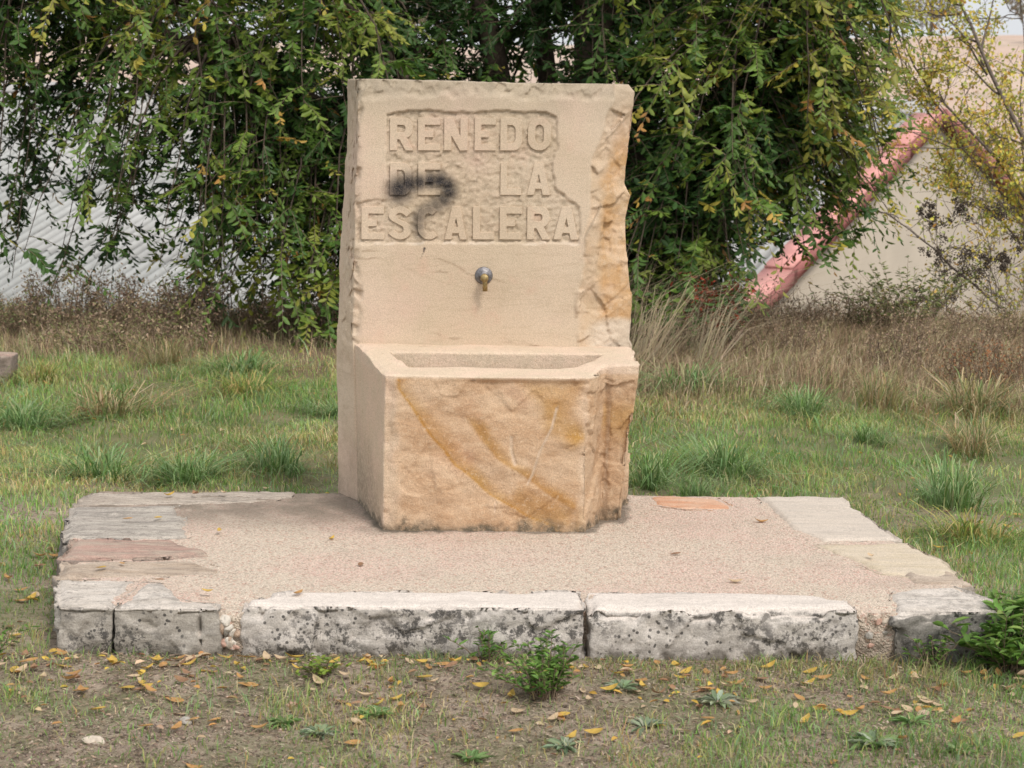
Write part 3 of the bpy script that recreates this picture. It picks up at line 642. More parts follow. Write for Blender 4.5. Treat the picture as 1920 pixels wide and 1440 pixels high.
stone([(-1.026, 5.357), (-.748, 5.362), (-.752, 5.42), (-.85, 5.46), (-.92, 5.64), (-1.0, 5.655)], TZ+.010, K['grey'], 'grey lichen covered front kerb stone beside the corner', seed=60, vox=.007, notch=[(-.80, .0025)])
stone([(-.700, 5.372), (-.690, 5.46), (-.56, 5.545), (-.2, 5.575), (.202, 5.585), (.202, 5.392)], TZ+.014, K['pale'], 'long pale front kerb stone, left of the two', seed=70, vox=.007)
stone([(.204, 5.392), (.206, 5.585), (.6, 5.60), (.82, 5.595), (.905, 5.52), (.922, 5.425)], TZ+.012, K['pale'], 'long pale front kerb stone with dark lichen, right of the two', seed=80, vox=.007)
stone([(1.0, 5.415), (1.02, 5.62), (1.09, 5.70), (1.225, 5.72), (1.305, 5.55), (1.30, 5.44)], TZ+.008, K['black'], 'blackened kerb stone at the front right corner', seed=90)
stone([(.805, 6.905), (1.094, 6.90), (1.18, 6.27), (.93, 6.225), (.855, 6.40)], TZ+.010, K['rgrey'], 'large smooth grey slab at the back right corner', seed=100, amp=.5)
stone([(.90, 6.205), (1.195, 6.25), (1.275, 5.91), (1.20, 5.78), (1.04, 5.85), (.96, 6.03)], TZ+.008, K['cream'], 'cream yellow kerb stone on the right side', seed=110, amp=.6)
stone([(.434, 6.905), (.686, 6.885), (.735, 6.69), (.56, 6.68), (.455, 6.75)], TZ+.006, K['orange'], 'orange sandstone sliver at the back edge', seed=120, amp=.6)
stone([(1.10, 5.985), (1.262, 5.90), (1.29, 5.74), (1.10, 5.72)], TZ+.005, K['tan'], 'small tan kerb stone on the right side', seed=130, amp=.5)
# concrete
cp = [(-1.36, 6.88), (-1.34, 6.3), (-1.20, 5.75), (-1.12, 5.42), (-.765, 5.40), (-.755, 5.378), (-.675, 5.376), (-.665, 5.44), (.2, 5.45), (.91, 5.455), (.96, 5.44), (1.035, 5.445), (1.24, 5.55), (1.25, 5.9), (1.16, 6.25), (1.075, 6.92)]
V, F = prism(cp, -.06, TZ); co, Q, no = remeshed(V, F, .011)
up = ss(.5, .9, no[:, 2]); co[:, 2] += up*(fbm(co, 3, 3, 140)*.003 + fbm(co, 60, 2, 141)*.0012)
gap = ss(.06, .0, np.abs(co[:, 0]+.71)-.03)*ss(5.56, 5.44, co[:, 1]) + ss(.06, .0, np.abs(co[:, 0]-.975)-.03)*ss(5.54, 5.46, co[:, 1])
co[:, 2] -= up*gap*(.008+.006*fbm(co, 30, 2, 143)); co += no*((1-up)*.006*facets(co, 45, 142))[:, None]
# mortar fillet round the fountain's foot
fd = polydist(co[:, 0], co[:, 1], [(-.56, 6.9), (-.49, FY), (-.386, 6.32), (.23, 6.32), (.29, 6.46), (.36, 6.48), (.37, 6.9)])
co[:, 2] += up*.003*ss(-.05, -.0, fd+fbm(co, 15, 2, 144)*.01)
foot_shade_grime = up*ss(-.022, .0, fd+fbm(co, 24, 3, 145)*.012)*.85 + up*.35*ss(-.09, -.01, fd+fbm(co, 9, 3, 146)*.05)*ss(.1, -.4, co[:, 0])  # contact shadow round the trough foot painted in, mixed with grime
obj('concrete_bed', co, [Q], M['concrete'], pl, True, {'mask': np.stack([foot_shade_grime, foot_shade_grime, foot_shade_grime], 1)})
# rubble in the gap between the two front stones
def pebble(sz, seed):
    import bmesh
    bm = bmesh.new(); bmesh.ops.create_icosphere(bm, subdivisions=2, radius=1)
    for v in bm.verts:
        n_ = mnoise.noise(v.co*1.3+Vector((seed*3.1, 0, 0))); v.co = v.co*(1+.35*n_); v.co.z *= .65; v.co.x *= 1.15
    me = bpy.data.meshes.new('pebble'); bm.to_mesh(me); bm.free()
    return me
pebs = []
for k, c in enumerate([(.50, .43, .35), (.52, .33, .26), (.36, .33, .29), (.58, .53, .46), (.42, .31, .23)]):
    me = pebble(1, k); me.materials.append(flat('pebble_stone', c, .9, .15, var=.2, scale=60)); pebs.append(me)
r2 = random.Random(4)
for k in range(26):
    o = bpy.data.objects.new('mortar_pebble', r2.choice(pebs)); col.objects.link(o); o.parent = pl; s_ = r2.uniform(.007, .015)
    o.location = Vector((r2.uniform(-.742, -.705), 5.372+r2.uniform(-.003, .006), r2.uniform(.01, .098)))-pl.location
    o.scale = (s_, s_, s_); o.rotation_euler = (r2.random()*6, r2.random()*6, r2.random()*6)
for k in range(9):
    o = bpy.data.objects.new('mortar_pebble', r2.choice(pebs)); col.objects.link(o); o.parent = pl; s_ = r2.uniform(.006, .012)
    o.location = Vector((r2.uniform(.935, .99), 5.442+r2.uniform(-.003, .006), r2.uniform(.01, .098)))-pl.location
    o.scale = (s_, s_, s_); o.rotation_euler = (r2.random()*6, r2.random()*6, r2.random()*6)

# ---------------------------------------------------------------- lone stone at the left, pebbles
V, F = prism([(-2.50, 9.75), (-2.325, 9.76), (-2.32, 9.93), (-2.5, 9.93)], -.05, .15); co, Q, no = remeshed(V, F, .012)
co += no*(.006*facets(co, 14, 3)+.004*fbm(co, 20, 3, 2))[:, None]
o = obj('stone_block', co, [Q], K['pink'], None, True, origin=(-2.42, 9.84, 0)); tag(o, 'pinkish stone block standing in the grass at the left edge', 'stone')
def scatter(n_, fx, fy, seed): r = np.random.default_rng(seed); return fx(r, n_), fy(r, n_)
def icos():
    import bmesh
    bm = bmesh.new(); bmesh.ops.create_icosphere(bm, subdivisions=1, radius=1); V = np.array([v.co[:] for v in bm.verts]); F = np.array([[v.index for v in f.verts] for f in bm.faces]); bm.free(); return V, F
iv, if_ = icos()
ov_, of_ = np.array([(1, 0, 0), (-1, 0, 0), (0, 1, 0), (0, -1, 0), (0, 0, 1), (0, 0, -1)], float), np.array([(0, 2, 4), (2, 1, 4), (1, 3, 4), (3, 0, 4), (2, 0, 5), (1, 2, 5), (3, 1, 5), (0, 3, 5)])
def gravel(n_, name, seed, region, smin, smax, cols, label, cat):
    r = np.random.default_rng(seed); P = region(r, n_); n_ = len(P); s_ = r.uniform(smin, smax, n_)*(r.uniform(0, 1, n_)**1.5*.8+.4)
    st = r.uniform(.6, 1.4, (n_, 1, 3))*[1, 1, .6]; V = ov_[None]*s_[:, None, None]*st*(1+r.uniform(-.3, .3, (n_, 6, 1)))
    a = r.uniform(0, 6.28, n_); c_, s2 = np.cos(a)[:, None], np.sin(a)[:, None]
    V = np.stack([V[..., 0]*c_-V[..., 1]*s2, V[..., 0]*s2+V[..., 1]*c_, V[..., 2]], -1) + P[:, None, :]
    C = np.array(cols)[r.integers(0, len(cols), n_)]*r.uniform(.7, 1.2, (n_, 1)); C = np.repeat(C, 6, 0)
    o = obj(name, V.reshape(-1, 3), [(of_[None]+np.arange(n_)[:, None, None]*6).reshape(-1, 3)], M['dry'], None, False, {'tint': C}); return tag(o, label, cat, kind='stuff')
def reg_front(r, n_):
    x = r.uniform(-1.7, 1.7, n_); y = r.uniform(4.0, 5.36, n_); P = np.stack([x, y, x*0], 1)
    k = r.uniform(0, 1, n_) < .45+.55*ss(-.1, .5, fbm(P, 1.6, 3, 88) + .8*ss(-.2, -1, x)*ss(5.1, 4.6, y))
    P = P[k]; P[:, 2] = ground_h(P[:, 0], P[:, 1])+.001; return P
gravel(46000, 'gravel', 3, reg_front, .0014, .0052, [(.44, .35, .27), (.55, .45, .36), (.24, .175, .13), (.50, .36, .29), (.13, .1, .08), (.34, .26, .2)], 'fine pale grit scattered over the bare soil in the foreground', 'gravel')
# a few larger pebbles
for k, (x_, y_, s_, lab) in enumerate([(-.93, 4.62, .018, 'pale pebble lying in the bare patch at the lower left'), (-.52, 4.95, .011, 'small pebble on the soil in front of the left kerb'), (-.75, 4.78, .014, 'greyish pebble on the bare soil below the left kerb'),
        (1.66, 6.30, .03, 'white stone lying in the grass at the right edge'), (.99, 4.92, .014, 'pale pebble in the thin grass at the lower right')]):
    o = bpy.data.objects.new('pebble', pebs[k % 5]); col.objects.link(o); o.scale = (s_*1.4, s_, s_); z_ = float(ground_h(np.array([x_]), np.array([y_]))[0]); o.location = (x_, y_, z_+s_*.3); o.rotation_euler = (0, 0, k); tag(o, lab, 'pebble', 'pebbles on the ground')

# ---------------------------------------------------------------- grass
def pal(r, n_, cols, w, jit=.25):
    c = np.array(cols)[r.choice(len(cols), n_, p=np.array(w)/sum(w))]; return np.clip(c*r.uniform(1-jit, 1+jit, (n_, 1))*r.uniform(.93, 1.07, (n_, 3)), 0, 1)
GR = [(.17, .31, .07), (.23, .37, .10), (.26, .38, .19), (.41, .43, .15), (.58, .49, .28), (.46, .31, .14)]
def lawn(n_, name, seed, x0, x1, y0, y1, dens, hf, wf, label, clump=True):
    r = np.random.default_rng(seed); x = r.uniform(x0, x1, n_); y = r.uniform(y0, y1, n_); P = np.stack([x, y, x*0], 1)
    k = r.uniform(0, 1, n_) < dens(P); P = P[k]
    ins = polydist(P[:, 0], P[:, 1], [(-1.43, 6.9), (-1.2, 5.36), (1.31, 5.42), (1.32, 5.6), (1.11, 6.93)]); P = P[ins < 0.0]
    P[:, 2] = ground_h(P[:, 0], P[:, 1])-.002; n_ = len(P); cl = fbm(P, 6, 3, seed+1); hue = fbm(P, 1.3, 4, seed+2) + .35*fbm(P, 9, 2, seed+3)
    h = hf(P, r)*(1+.6*cl); V, Qd, Tr = blades(P, np.maximum(h, .008), wf*r.uniform(.6, 1.3, n_), r.uniform(.1, .6, n_), r.uniform(.05, .6, n_), seed)
    A = pal(r, n_, GR, [4, 5, 4, 2, 1, .5]); B = pal(r, n_, GR, [1, 2, 1, 4, 4, 2.2]); t_ = (ss(-.25, .6, hue+r.uniform(-.4, .4, n_)))[:, None]
    C = (A*(1-t_)+B*t_)*(1+.28*fbm(P, 3.5, 3, seed+7))[:, None]; C = np.repeat(C, 5, 0); tipc = np.tile(np.array([.75, .75, 1, 1, 1.12]), n_)[:, None]
    o = obj(name, V, [Qd, Tr], M['grass'], None, False, {'tint': C*np.where(True, 1, tipc)}); return tag(o, label, 'grass', kind='stuff')
lawn(330000, 'field_grass', 21, -4.6, 4.6, 6.2, 11.2, lambda P: ss(5.9, 6.9, P[:, 1])*(1-.88*ss(9.2, 10.1, P[:, 1]+.45*fbm(P, 1.6, 3, 18)-.9*(P[:, 0] < 0)))*(.35+.65*ss(-.4, .2, fbm(P, 2, 3, 17)))*(np.abs(P[:, 0]) < .45*P[:, 1]*.62+.9),
     lambda P, r: (r.uniform(.012, .036, len(P)) + .03*(r.uniform(0, 1, len(P)) > .9))*(1+.4*ss(8, 10, P[:, 1])), .0040, 'short green meadow grass growing behind the plinth')
lawn(150000, 'thin_grass', 22, -2.6, 2.6, 3.9, 6.9,
     lambda P: np.clip(.20 + .95*ss(5.28, 5.40, P[:, 1])*ss(-.1, .5, P[:, 0]) + .9*ss(-.15, .45, fbm(P, 2.6, 4, 27)+.45*ss(.3, 1.2, P[:, 0])-.25*ss(0, -1, P[:, 0])+.5*ss(.12, .0, 5.42-P[:, 1])) + .6*ss(1.05, 1.4, np.abs(P[:, 0])), 0, 1)*np.where(P[:, 0] < -.3, .8, 1),
     lambda P, r: r.uniform(.010, .034, len(P))*(1+.5*ss(.3, 1, P[:, 0])*ss(5.1, 5.4, P[:, 1])), .0028, 'thin patchy grass growing out of the soil in front of the plinth')
# straw, bark crumbs, moss on the front soil
def litter(n_, seed):
    r = np.random.default_rng(seed); x = r.uniform(-1.9, 1.9, n_); y = r.uniform(4.0, 5.4, n_); P = np.stack([x, y, x*0], 1); P[:, 2] = ground_h(x, y)+r.uniform(.001, .007, n_)
    a = r.uniform(0, 6.28, n_); D = np.stack([np.cos(a), np.sin(a), r.uniform(-.15, .35, n_)], 1); Nn = np.stack([r.uniform(-.4, .4, n_), r.uniform(-.4, .4, n_), np.ones(n_)], 1)
    L = r.uniform(.006, .022, n_); V, Q = leaves(P, D, Nn, L, L*r.uniform(.08, .28, n_), .2)
    C = np.repeat(pal(r, n_, [(.40, .31, .22), (.28, .2, .14), (.15, .11, .09), (.46, .38, .28), (.16, .19, .08)], [3, 4, 3, .7, 3]), 6, 0)
    o = obj('leaf_litter', V, [Q], M['dry'], None, False, {'tint': C}); tag(o, 'crumbled dry leaf bits and straw strewn over the soil in front', 'leaf litter', kind='stuff')
litter(42000, 5)

# tussocks: individual clumps
def tussock_mesh(seed, n_, rad, h, cols, w, wd=.005):
    r = np.random.default_rng(seed); a = r.uniform(0, 6.28, n_); q = rad*.45*np.sqrt(r.uniform(0, 1, n_)); P = np.stack([np.cos(a)*q, np.sin(a)*q, np.zeros(n_)], 1)
    lob = 1+.45*np.sin(2*a+seed)+.3*np.sin(5*a+2*seed); P = P*lob[:, None]; out = np.stack([np.cos(a), np.sin(a), np.zeros(n_)], 1)*((.25+.6*(q/(rad*.45)))*lob)[:, None] + r.normal(0, .42, (n_, 3))*[1, 1, 0]
    hh = h*r.uniform(.25, 1.2, n_); rr = rad*r.uniform(.25, 1.25, n_); up = np.array([0, 0, 1.])
    k0, k1, k2, k3 = P, P+out*rr[:, None]*.25+up*hh[:, None]*.6, P+out*rr[:, None]*.62+up*hh[:, None]*.92, P+out*rr[:, None]*1.05+up*hh[:, None]*r.uniform(.3, 1.1, n_)[:, None]
    s = np.cross(out, up); s /= np.linalg.norm(s, axis=1)[:, None]+1e-9; W2 = (wd*r.uniform(.6, 1.2, n_))[:, None]*.5
    V = np.stack([k0-s*W2, k0+s*W2, k1-s*W2, k1+s*W2, k2-s*W2*.8, k2+s*W2*.8, k3], 1).reshape(-1, 3); o = np.arange(n_)[:, None]*7
    Q = np.concatenate([o+[[0, 1, 3, 2]], o+[[2, 3, 5, 4]]]); T_ = o+[[4, 5, 6]]
    C = np.repeat(pal(r, n_, cols, w), 7, 0); return mesh('grass_tussock', V, [Q, T_], M['grass'], False, {'tint': C})
GB = [(.18, .29, .11), (.28, .38, .18), (.15, .25, .07), (.42, .44, .22)]; GY = [(.32, .34, .09), (.2, .3, .08), (.48, .38, .15), (.4, .28, .12)]; GD = [(.38, .27, .14), (.3, .28, .12), (.5, .4, .25), (.2, .25, .1)]
tm = {'g': [tussock_mesh(s_, 300, .23, .13, GB, [3, 3, 3, 1]) for s_ in (1, 2, 3)], 'y': [tussock_mesh(s_, 260, .20, .12, GY, [3, 3, 1.5, 1]) for s_ in (4, 5)], 'd': [tussock_mesh(s_, 260, .20, .16, GD, [3, 2, 2, 2], .004) for s_ in (6, 7)]}
TU = [(.82, 9.75, 'g', 1.1, 1.1, 'blue green grass tussock at the foot of the dry grass, near the fountain'), (1.27, 9.2, 'g', 1.25, 1.0, 'widest arching blue green grass tussock in the middle of the right field'),
 (1.65, 9.45, 'd', 1.0, 1.2, 'brown and green tussock just right of the widest one'), (.80, 7.85, 'g', 1.1, 1.15, 'long bladed tussock behind the orange kerb sliver'), (.50, 7.6, 'g', .8, 1.1, 'upright tussock right beside the slab foot'),
 (1.54, 7.35, 'g', 1.05, 1.4, 'dark spiky tussock right of the smooth grey slab'), (1.50, 6.78, 'y', .95, .95, 'yellowish tussock beside the cream kerb stone'), (1.46, 8.6, 'g', .7, .7, 'low tussock in the right field below the brown one'),
 (.66, 7.45, 'g', .5, .6, 'small dark tussock touching the back edge of the plinth'), (-1.50, 7.7, 'g', 1.0, .9, 'bluish tussock behind the back left corner of the plinth'), (-1.19, 7.65, 'g', 1.0, .85, 'glossy tussock behind the left back kerb, middle one'),
 (-.87, 7.85, 'g', 1.1, 1.0, 'tussock behind the plinth closest to the left side of the fountain'), (-2.19, 9.85, 'y', .9, .9, 'fresh yellow green tussock beside the pinkish stone block'), (-1.75, 9.1, 'd', 1.2, .95, 'dry straw coloured tussock in the left field'),
 (-1.22, 9.6, 'y', 1.2, .9, 'yellow brown tussock left of the fountain in the far grass'), (-1.30, 10.2, 'g', 1.1, .9, 'dark green tussock under the edge of the tree at left'), (-1.70, 10.4, 'd', 1.1, 1.0, 'rusty brown tussock in front of the left brambles'),
 (-2.05, 8.8, 'g', 1.1, .9, 'lush green tussock near the left edge of the field'), (-.75, 9.1, 'g', .8, .6, 'faint blue green tussock beside the left side of the slab'), (1.86, 8.5, 'd', .9, .9, 'brownish seedy tussock at the right edge of the field'),
 (-1.55, 5.75, 'g', .7, .6, 'ragged tussock beside the left kerb stones'), (2.05, 9.3, 'd', 1.3, 1.2, 'shaggy dry tussock at the far right under the yellow tree')]
for k, (x_, y_, t_, s_, hz, lab) in enumerate(TU):
    o = bpy.data.objects.new('grass_tussock', tm[t_][k % len(tm[t_])]); col.objects.link(o); z_ = float(ground_h(np.array([x_]), np.array([y_]))[0])
    o.location = (x_, y_, z_-.004); o.scale = (s_*(1+.25*math.sin(k*5)), s_*(.9+.2*math.cos(k*3)), hz*.85); o.rotation_euler = (0, 0, k*1.7); tag(o, lab, 'grass tussock', 'grass tussocks in the meadow')

# leafy weeds
def stems_plant(name, loc, n_stem, h, spread, ll, lw, cols, w, label, cat, seed, dens=22, group=None, upright=.6, stemc=M['twig'], lean=(0, 0)):
    r = np.random.default_rng(seed); z_ = float(ground_h(np.array([loc[0]]), np.array([loc[1]]))[0]); e = empty(name, (loc[0], loc[1], z_), label, cat, group)
    paths, P, D = [], [], []
    for s_ in range(n_stem):
        a = r.uniform(0, 6.28); q = spread*r.uniform(.1, 1); hh = h*r.uniform(.55, 1.05)*(1-.35*(q/spread)); t_ = np.linspace(0, 1, 7)[:, None]
        pt = np.array([loc[0], loc[1], z_]) + np.array([math.cos(a)*.15*spread, math.sin(a)*.15*spread, 0]) + t_*np.array([math.cos(a)*q+lean[0]*hh, math.sin(a)*q+lean[1]*hh, 0]) + np.array([0, 0, 1])*hh*(t_**.8) + np.cumsum(r.normal(0, .004, (7, 3)), 0)
        paths.append((pt, np.linspace(.0022, .0007, 7)))
        m_ = max(4, int(dens*hh/h)); tt = r.uniform(.12, 1, m_)
        for u in tt:
            i0 = min(5, int(u*6)); f_ = u*6-i0; p = pt[i0]*(1-f_)+pt[i0+1]*f_; b2 = r.uniform(0, 6.28); P.append(p); D.append([math.cos(b2), math.sin(b2), r.uniform(.1, 1.1)*upright+.1])
    V, F = tubes(paths, 4); obj('stem', V, [F], stemc, e, False)
    P = np.array(P); D = np.array(D); n_ = len(P); Ln = ll*r.uniform(.55, 1.15, n_); Nn = np.tile([0, 0, 1.], (n_, 1))+r.normal(0, .35, (n_, 3))
    V, Q = leaves(P, D, Nn, Ln, lw*r.uniform(.7, 1.1, n_), .2, .15); o = obj('foliage', V, [Q], M['weed'], e, False, {'tint': np.repeat(pal(r, n_, cols, w), 6, 0)}); o['kind'] = 'stuff'
    return e
WG = [(.12, .23, .04), (.16, .28, .06), (.22, .32, .08), (.09, .17, .04)]
stems_plant('leafy_weed', (.09, 5.03), 32, .15, .13, .026, .011, WG, [3, 3, 1.5, 2], 'bushy green weed with small oval leaves in front of the kerb centre', 'weed', 1, 26, 'leafy green weeds')
stems_plant('leafy_weed', (1.30, 5.38), 50, .21, .17, .050, .019, WG, [4, 3, 1, 1], 'large glossy green weed overhanging the front right corner of the plinth', 'weed', 2, 26, 'leafy green weeds')
stems_plant('leafy_weed', (1.10, 5.37), 12, .10, .08, .022, .010, WG, [2, 3, 1, 2], 'small weed growing against the blackened kerb stone', 'weed', 3, 14, 'leafy green weeds')
stems_plant('leafy_weed', (-.06, 5.32), 14, .085, .10, .03, .008, WG, [2, 3, 1, 2], 'narrow leaved weed rising against the pale kerb left of the bushy one', 'weed', 4, 12, 'leafy green weeds')
stems_plant('leafy_weed', (-.47, 5.14), 16, .055, .06, .022, .010, [(.22, .30, .04), (.17, .25, .05)], [1, 1], 'bright yellow green weed in the soil in front of the left kerb', 'weed', 5, 12, 'leafy green weeds')
stems_plant('leafy_weed', (-1.33, 5.30), 16, .10, .12, .03, .008, WG, [2, 3, 1, 2], 'thin weed at the outer foot of the grey corner block', 'weed', 6, 12, 'leafy green weeds')
def rosette(x_, y_, rad, cols, label, seed, n_=26):
    r = np.random.default_rng(seed); z_ = float(ground_h(np.array([x_]), np.array([y_]))[0]); a = r.uniform(0, 6.28, n_); q = r.uniform(.2, 1, n_)
    P = np.tile([x_, y_, z_+.003], (n_, 1))+np.stack([np.cos(a), np.sin(a), a*0], 1)*.006; D = np.stack([np.cos(a), np.sin(a), .15+.9*(1-q)], 1); Nn = np.tile([0, 0, 1.], (n_, 1))+r.normal(0, .2, (n_, 3))
    V, Q = leaves(P, D, Nn, rad*(.5+.6*q), rad*.26*r.uniform(.8, 1.2, n_), .22, .22)
    o = obj('rosette_weed', V, [Q], M['weed'], None, False, {'tint': np.repeat(pal(r, n_, cols, [1]*len(cols)), 6, 0)}, origin=(x_, y_, z_)); tag(o, label, 'weed', 'flat rosette weeds')
SG = [(.26, .33, .20), (.21, .28, .16), (.34, .38, .27)]; DG = [(.16, .26, .08), (.2, .3, .12)]
for k, (x_, y_, rd_, c, lab) in enumerate([(.505, 4.99, .07, SG, 'silvery rosette weed in the thin grass right of centre'), (.83, 4.66, .075, SG+DG, 'grey green rosette weed nearest the lower right corner'), (1.02, 4.64, .05, DG, 'small bright rosette to the right of the grey green one'),
     (-.08, 4.60, .06, DG, 'dark green rosette weed at the bottom centre left'), (.13, 4.70, .06, SG, 'pale rosette weed near the bottom centre'), (-.43, 4.72, .055, SG, 'thin silvery rosette on the bare soil at lower left'), (.32, 4.82, .06, SG, 'flat grey rosette left of the silvery one'),
     (-.32, 4.88, .06, DG, 'sprawling green rosette below the yellow green weed'), (.28, 5.1, .055, SG, 'pale leafed rosette right of the bushy weed'), (-.52, 4.80, .05, DG, 'small green rosette above the bare soil at left'), (.95, 4.84, .055, DG, 'green rosette among fallen leaves at right')]):
    rosette(x_, y_, rd_*.85, c, lab, 100+k, 18+(k*7) % 14)

# fallen leaves: individuals
fl_meshes = {}
def fallen_mesh(seed, L, Wd):
    r = random.Random(seed); V = []; n_ = 9; cu = r.uniform(.4, .75) if (seed//7) % 2 else r.uniform(.05, .2); tw = r.uniform(-.5, .5); fo = r.uniform(.1, .5)
    for i_ in range(n_):
        t_ = i_/(n_-1); wv = Wd*.5*math.sin(math.pi*min(1, t_*.96+.02))**.75; zc = cu*L*(t_-.5)**2*1.6
        for s_ in (-1, 0, 1): V.append(((t_-.5)*L, s_*wv, zc + abs(s_)*wv*fo + s_*wv*tw*(t_-.5)*2 + .0005))
    F = []
    for i_ in range(n_-1):
        for s_ in (0, 1): a = i_*3+s_; F.append([a, a+3, a+4, a+1])
    zmin = min(v[2] for v in V); V = [(a, b2, c-zmin) for a, b2, c in V]
    pe = len(V); V += [(L*.5, -.0006, V[-2][2]), (L*.5, .0006, V[-2][2]), (L*.72, 0, V[-2][2]+.004)]; 
    return V, F, [[pe, pe+1, pe+2]]
FC = {'yellow': (.60, .40, .09), 'orange': (.52, .29, .11), 'brown': (.33, .19, .11), 'pale': (.60, .45, .29)}
for cn, cc in FC.items():
    mt = leafmat('fallen_leaf_'+cn, .22, .6, .25, False, cc); fl_meshes[cn] = []
    for s_ in range(4):
        V, F, T_ = fallen_mesh(s_*7+len(cn), random.uniform(.041, .053), random.uniform(.018, .027)); fl_meshes[cn].append(mesh('fallen_leaf', V, [F, T_], mt, True))
rf = random.Random(9); inpl = [(-1.43, 6.9), (-1.19, 5.33), (1.31, 5.40), (1.32, 5.6), (1.11, 6.93)]
def leaf_words(x_, y_, cn, wh, big, curl):
    adj = ('large ' if big else 'small ') + ('curled ' if curl else 'flat ') + {'yellow': 'yellow', 'orange': 'orange', 'brown': 'dark brown', 'pale': 'pale tan'}[cn] + ' leaf '
    if wh == 'field': adj = adj.replace(' leaf ', ' leaf ')
    if wh == 'front':
        d = 'close against ' if y_ > 5.2 else ('on the soil before ' if y_ > 4.85 else 'far in front of ')
        t = ['the grey corner block', 'the pebble filled gap', 'the long left pale kerb', 'the bushy green weed', 'the right long pale kerb', 'the end of the right pale kerb', 'the blackened corner stone'][int(np.digitize(x_, [-.85, -.6, -.2, .25, .6, .95]))]
        return adj+d+t
    if wh == 'left': return adj+'in the grass beside '+('the slate grey kerb' if y_ > 6.15 else 'the pink and tan kerbs' if y_ > 5.7 else 'the grey corner block')
    if wh == 'right': return adj+'in the grass beside '+('the smooth grey slab' if y_ > 6.3 else 'the cream kerb stone')
    return adj+'in the meadow '+('left' if x_ < -.5 else 'right')+' of the fountain'+(' by the plinth' if y_ < 8 else ' half way back' if y_ < 9 else ' by dry grass')
def put_leaf(x_, y_, cn, z_=None, lab=None, grp=None, sc=1.):
    vi = rf.randrange(4); o = bpy.data.objects.new('fallen_leaf', fl_meshes[cn][vi]); col.objects.link(o)
    if z_ is None: z_ = float(ground_h(np.array([x_]), np.array([y_]))[0])+rf.uniform(.003, .012)
    o.location = (x_, y_, z_); o.rotation_euler = (rf.gauss(0, .16), rf.gauss(0, .14), rf.uniform(0, 6.28)); s_ = rf.uniform(.7, 1.05)*sc; o.scale = (s_, s_, s_)
    if lab in ('front', 'left', 'right', 'field'): lab = leaf_words(x_, y_, cn, lab, s_ > .88, vi % 2)
    tag(o, lab, 'fallen leaf', grp); return o
cnt = 0
while cnt < 285:
    u = rf.random()
    if u < .66:
        x_ = rf.uniform(-1.3, 1.35); y_ = 5.33-abs(rf.gauss(0, .3)); 
        if y_ < 4.4: continue
        wh = 'front'
    elif u < .78: x_ = rf.uniform(-1.75, -1.3); y_ = rf.uniform(5.2, 6.6); wh = 'left'; 
    elif u < .92: x_ = rf.uniform(-2.3, 2.2); y_ = rf.uniform(7.1, 9.8); wh = 'field'
    else: x_ = rf.uniform(1.3, 1.75); y_ = rf.uniform(5.5, 7.2); wh = 'right'
    if polydist(np.array([x_]), np.array([y_]), inpl)[0] > -.012: continue
    cn = rf.choices(['yellow', 'orange', 'brown', 'pale'], [3, 3.2, 1.6, 3])[0]
    put_leaf(x_, y_, cn, None, wh, 'fallen leaves on the ground', 1. if wh != 'field' else .9); cnt += 1
PLF = [(-1.10, 6.74, 'yellow', 'yellow leaf on the dark back left kerb stone'), (-1.02, 6.77, 'brown', 'brown leaf stuck on the dark back left kerb stone'), (-.93, 6.79, 'pale', 'tan leaf further right on the dark back kerb stone'), (-1.17, 6.38, 'orange', 'orange leaf, left one on the slate grey kerb stone'), (-1.08, 6.40, 'yellow', 'yellow leaf, right one on the slate grey kerb stone'),
 (-.87, 6.24, 'yellow', 'yellow leaf on the concrete next to the slate kerb stone'), (-.53, 6.19, 'yellow', 'yellow leaf on the concrete left of the trough'), (-1.08, 5.80, 'orange', 'orange leaf on the tan kerb stone'), (-1.13, 5.75, 'yellow', 'yellow leaf on the tan kerb stone, left one'), (-.95, 5.62, 'brown', 'red brown leaf near the inner end of the grey corner stones'),
 (-.80, 5.50, 'yellow', 'round yellow leaf where the left kerb meets the concrete'), (-.42, 5.87, 'brown', 'small brown leaf on the concrete in front of the trough'), (.48, 6.05, 'brown', 'brown leaf on the concrete right of the trough'), (.62, 5.72, 'pale', 'tan leaf on the concrete near the right front kerb'), (.78, 6.5, 'orange', 'faint orange leaf on the concrete before the grey slab'), (-.56, 5.49, 'orange', 'orange leaf on the long pale kerb stone'), (1.04, 6.0, 'pale', 'tan leaf on the cream kerb stone')]
for x_, y_, cn, lab in PLF:
    o = put_leaf(x_, y_, cn, .136 if (abs(x_) > .78 or y_ < 5.55) else .124, lab, 'leaves lying on the plinth', .85); o.rotation_euler = (rf.uniform(-.1, .1), rf.uniform(-.1, .1), rf.uniform(0, 6.28))

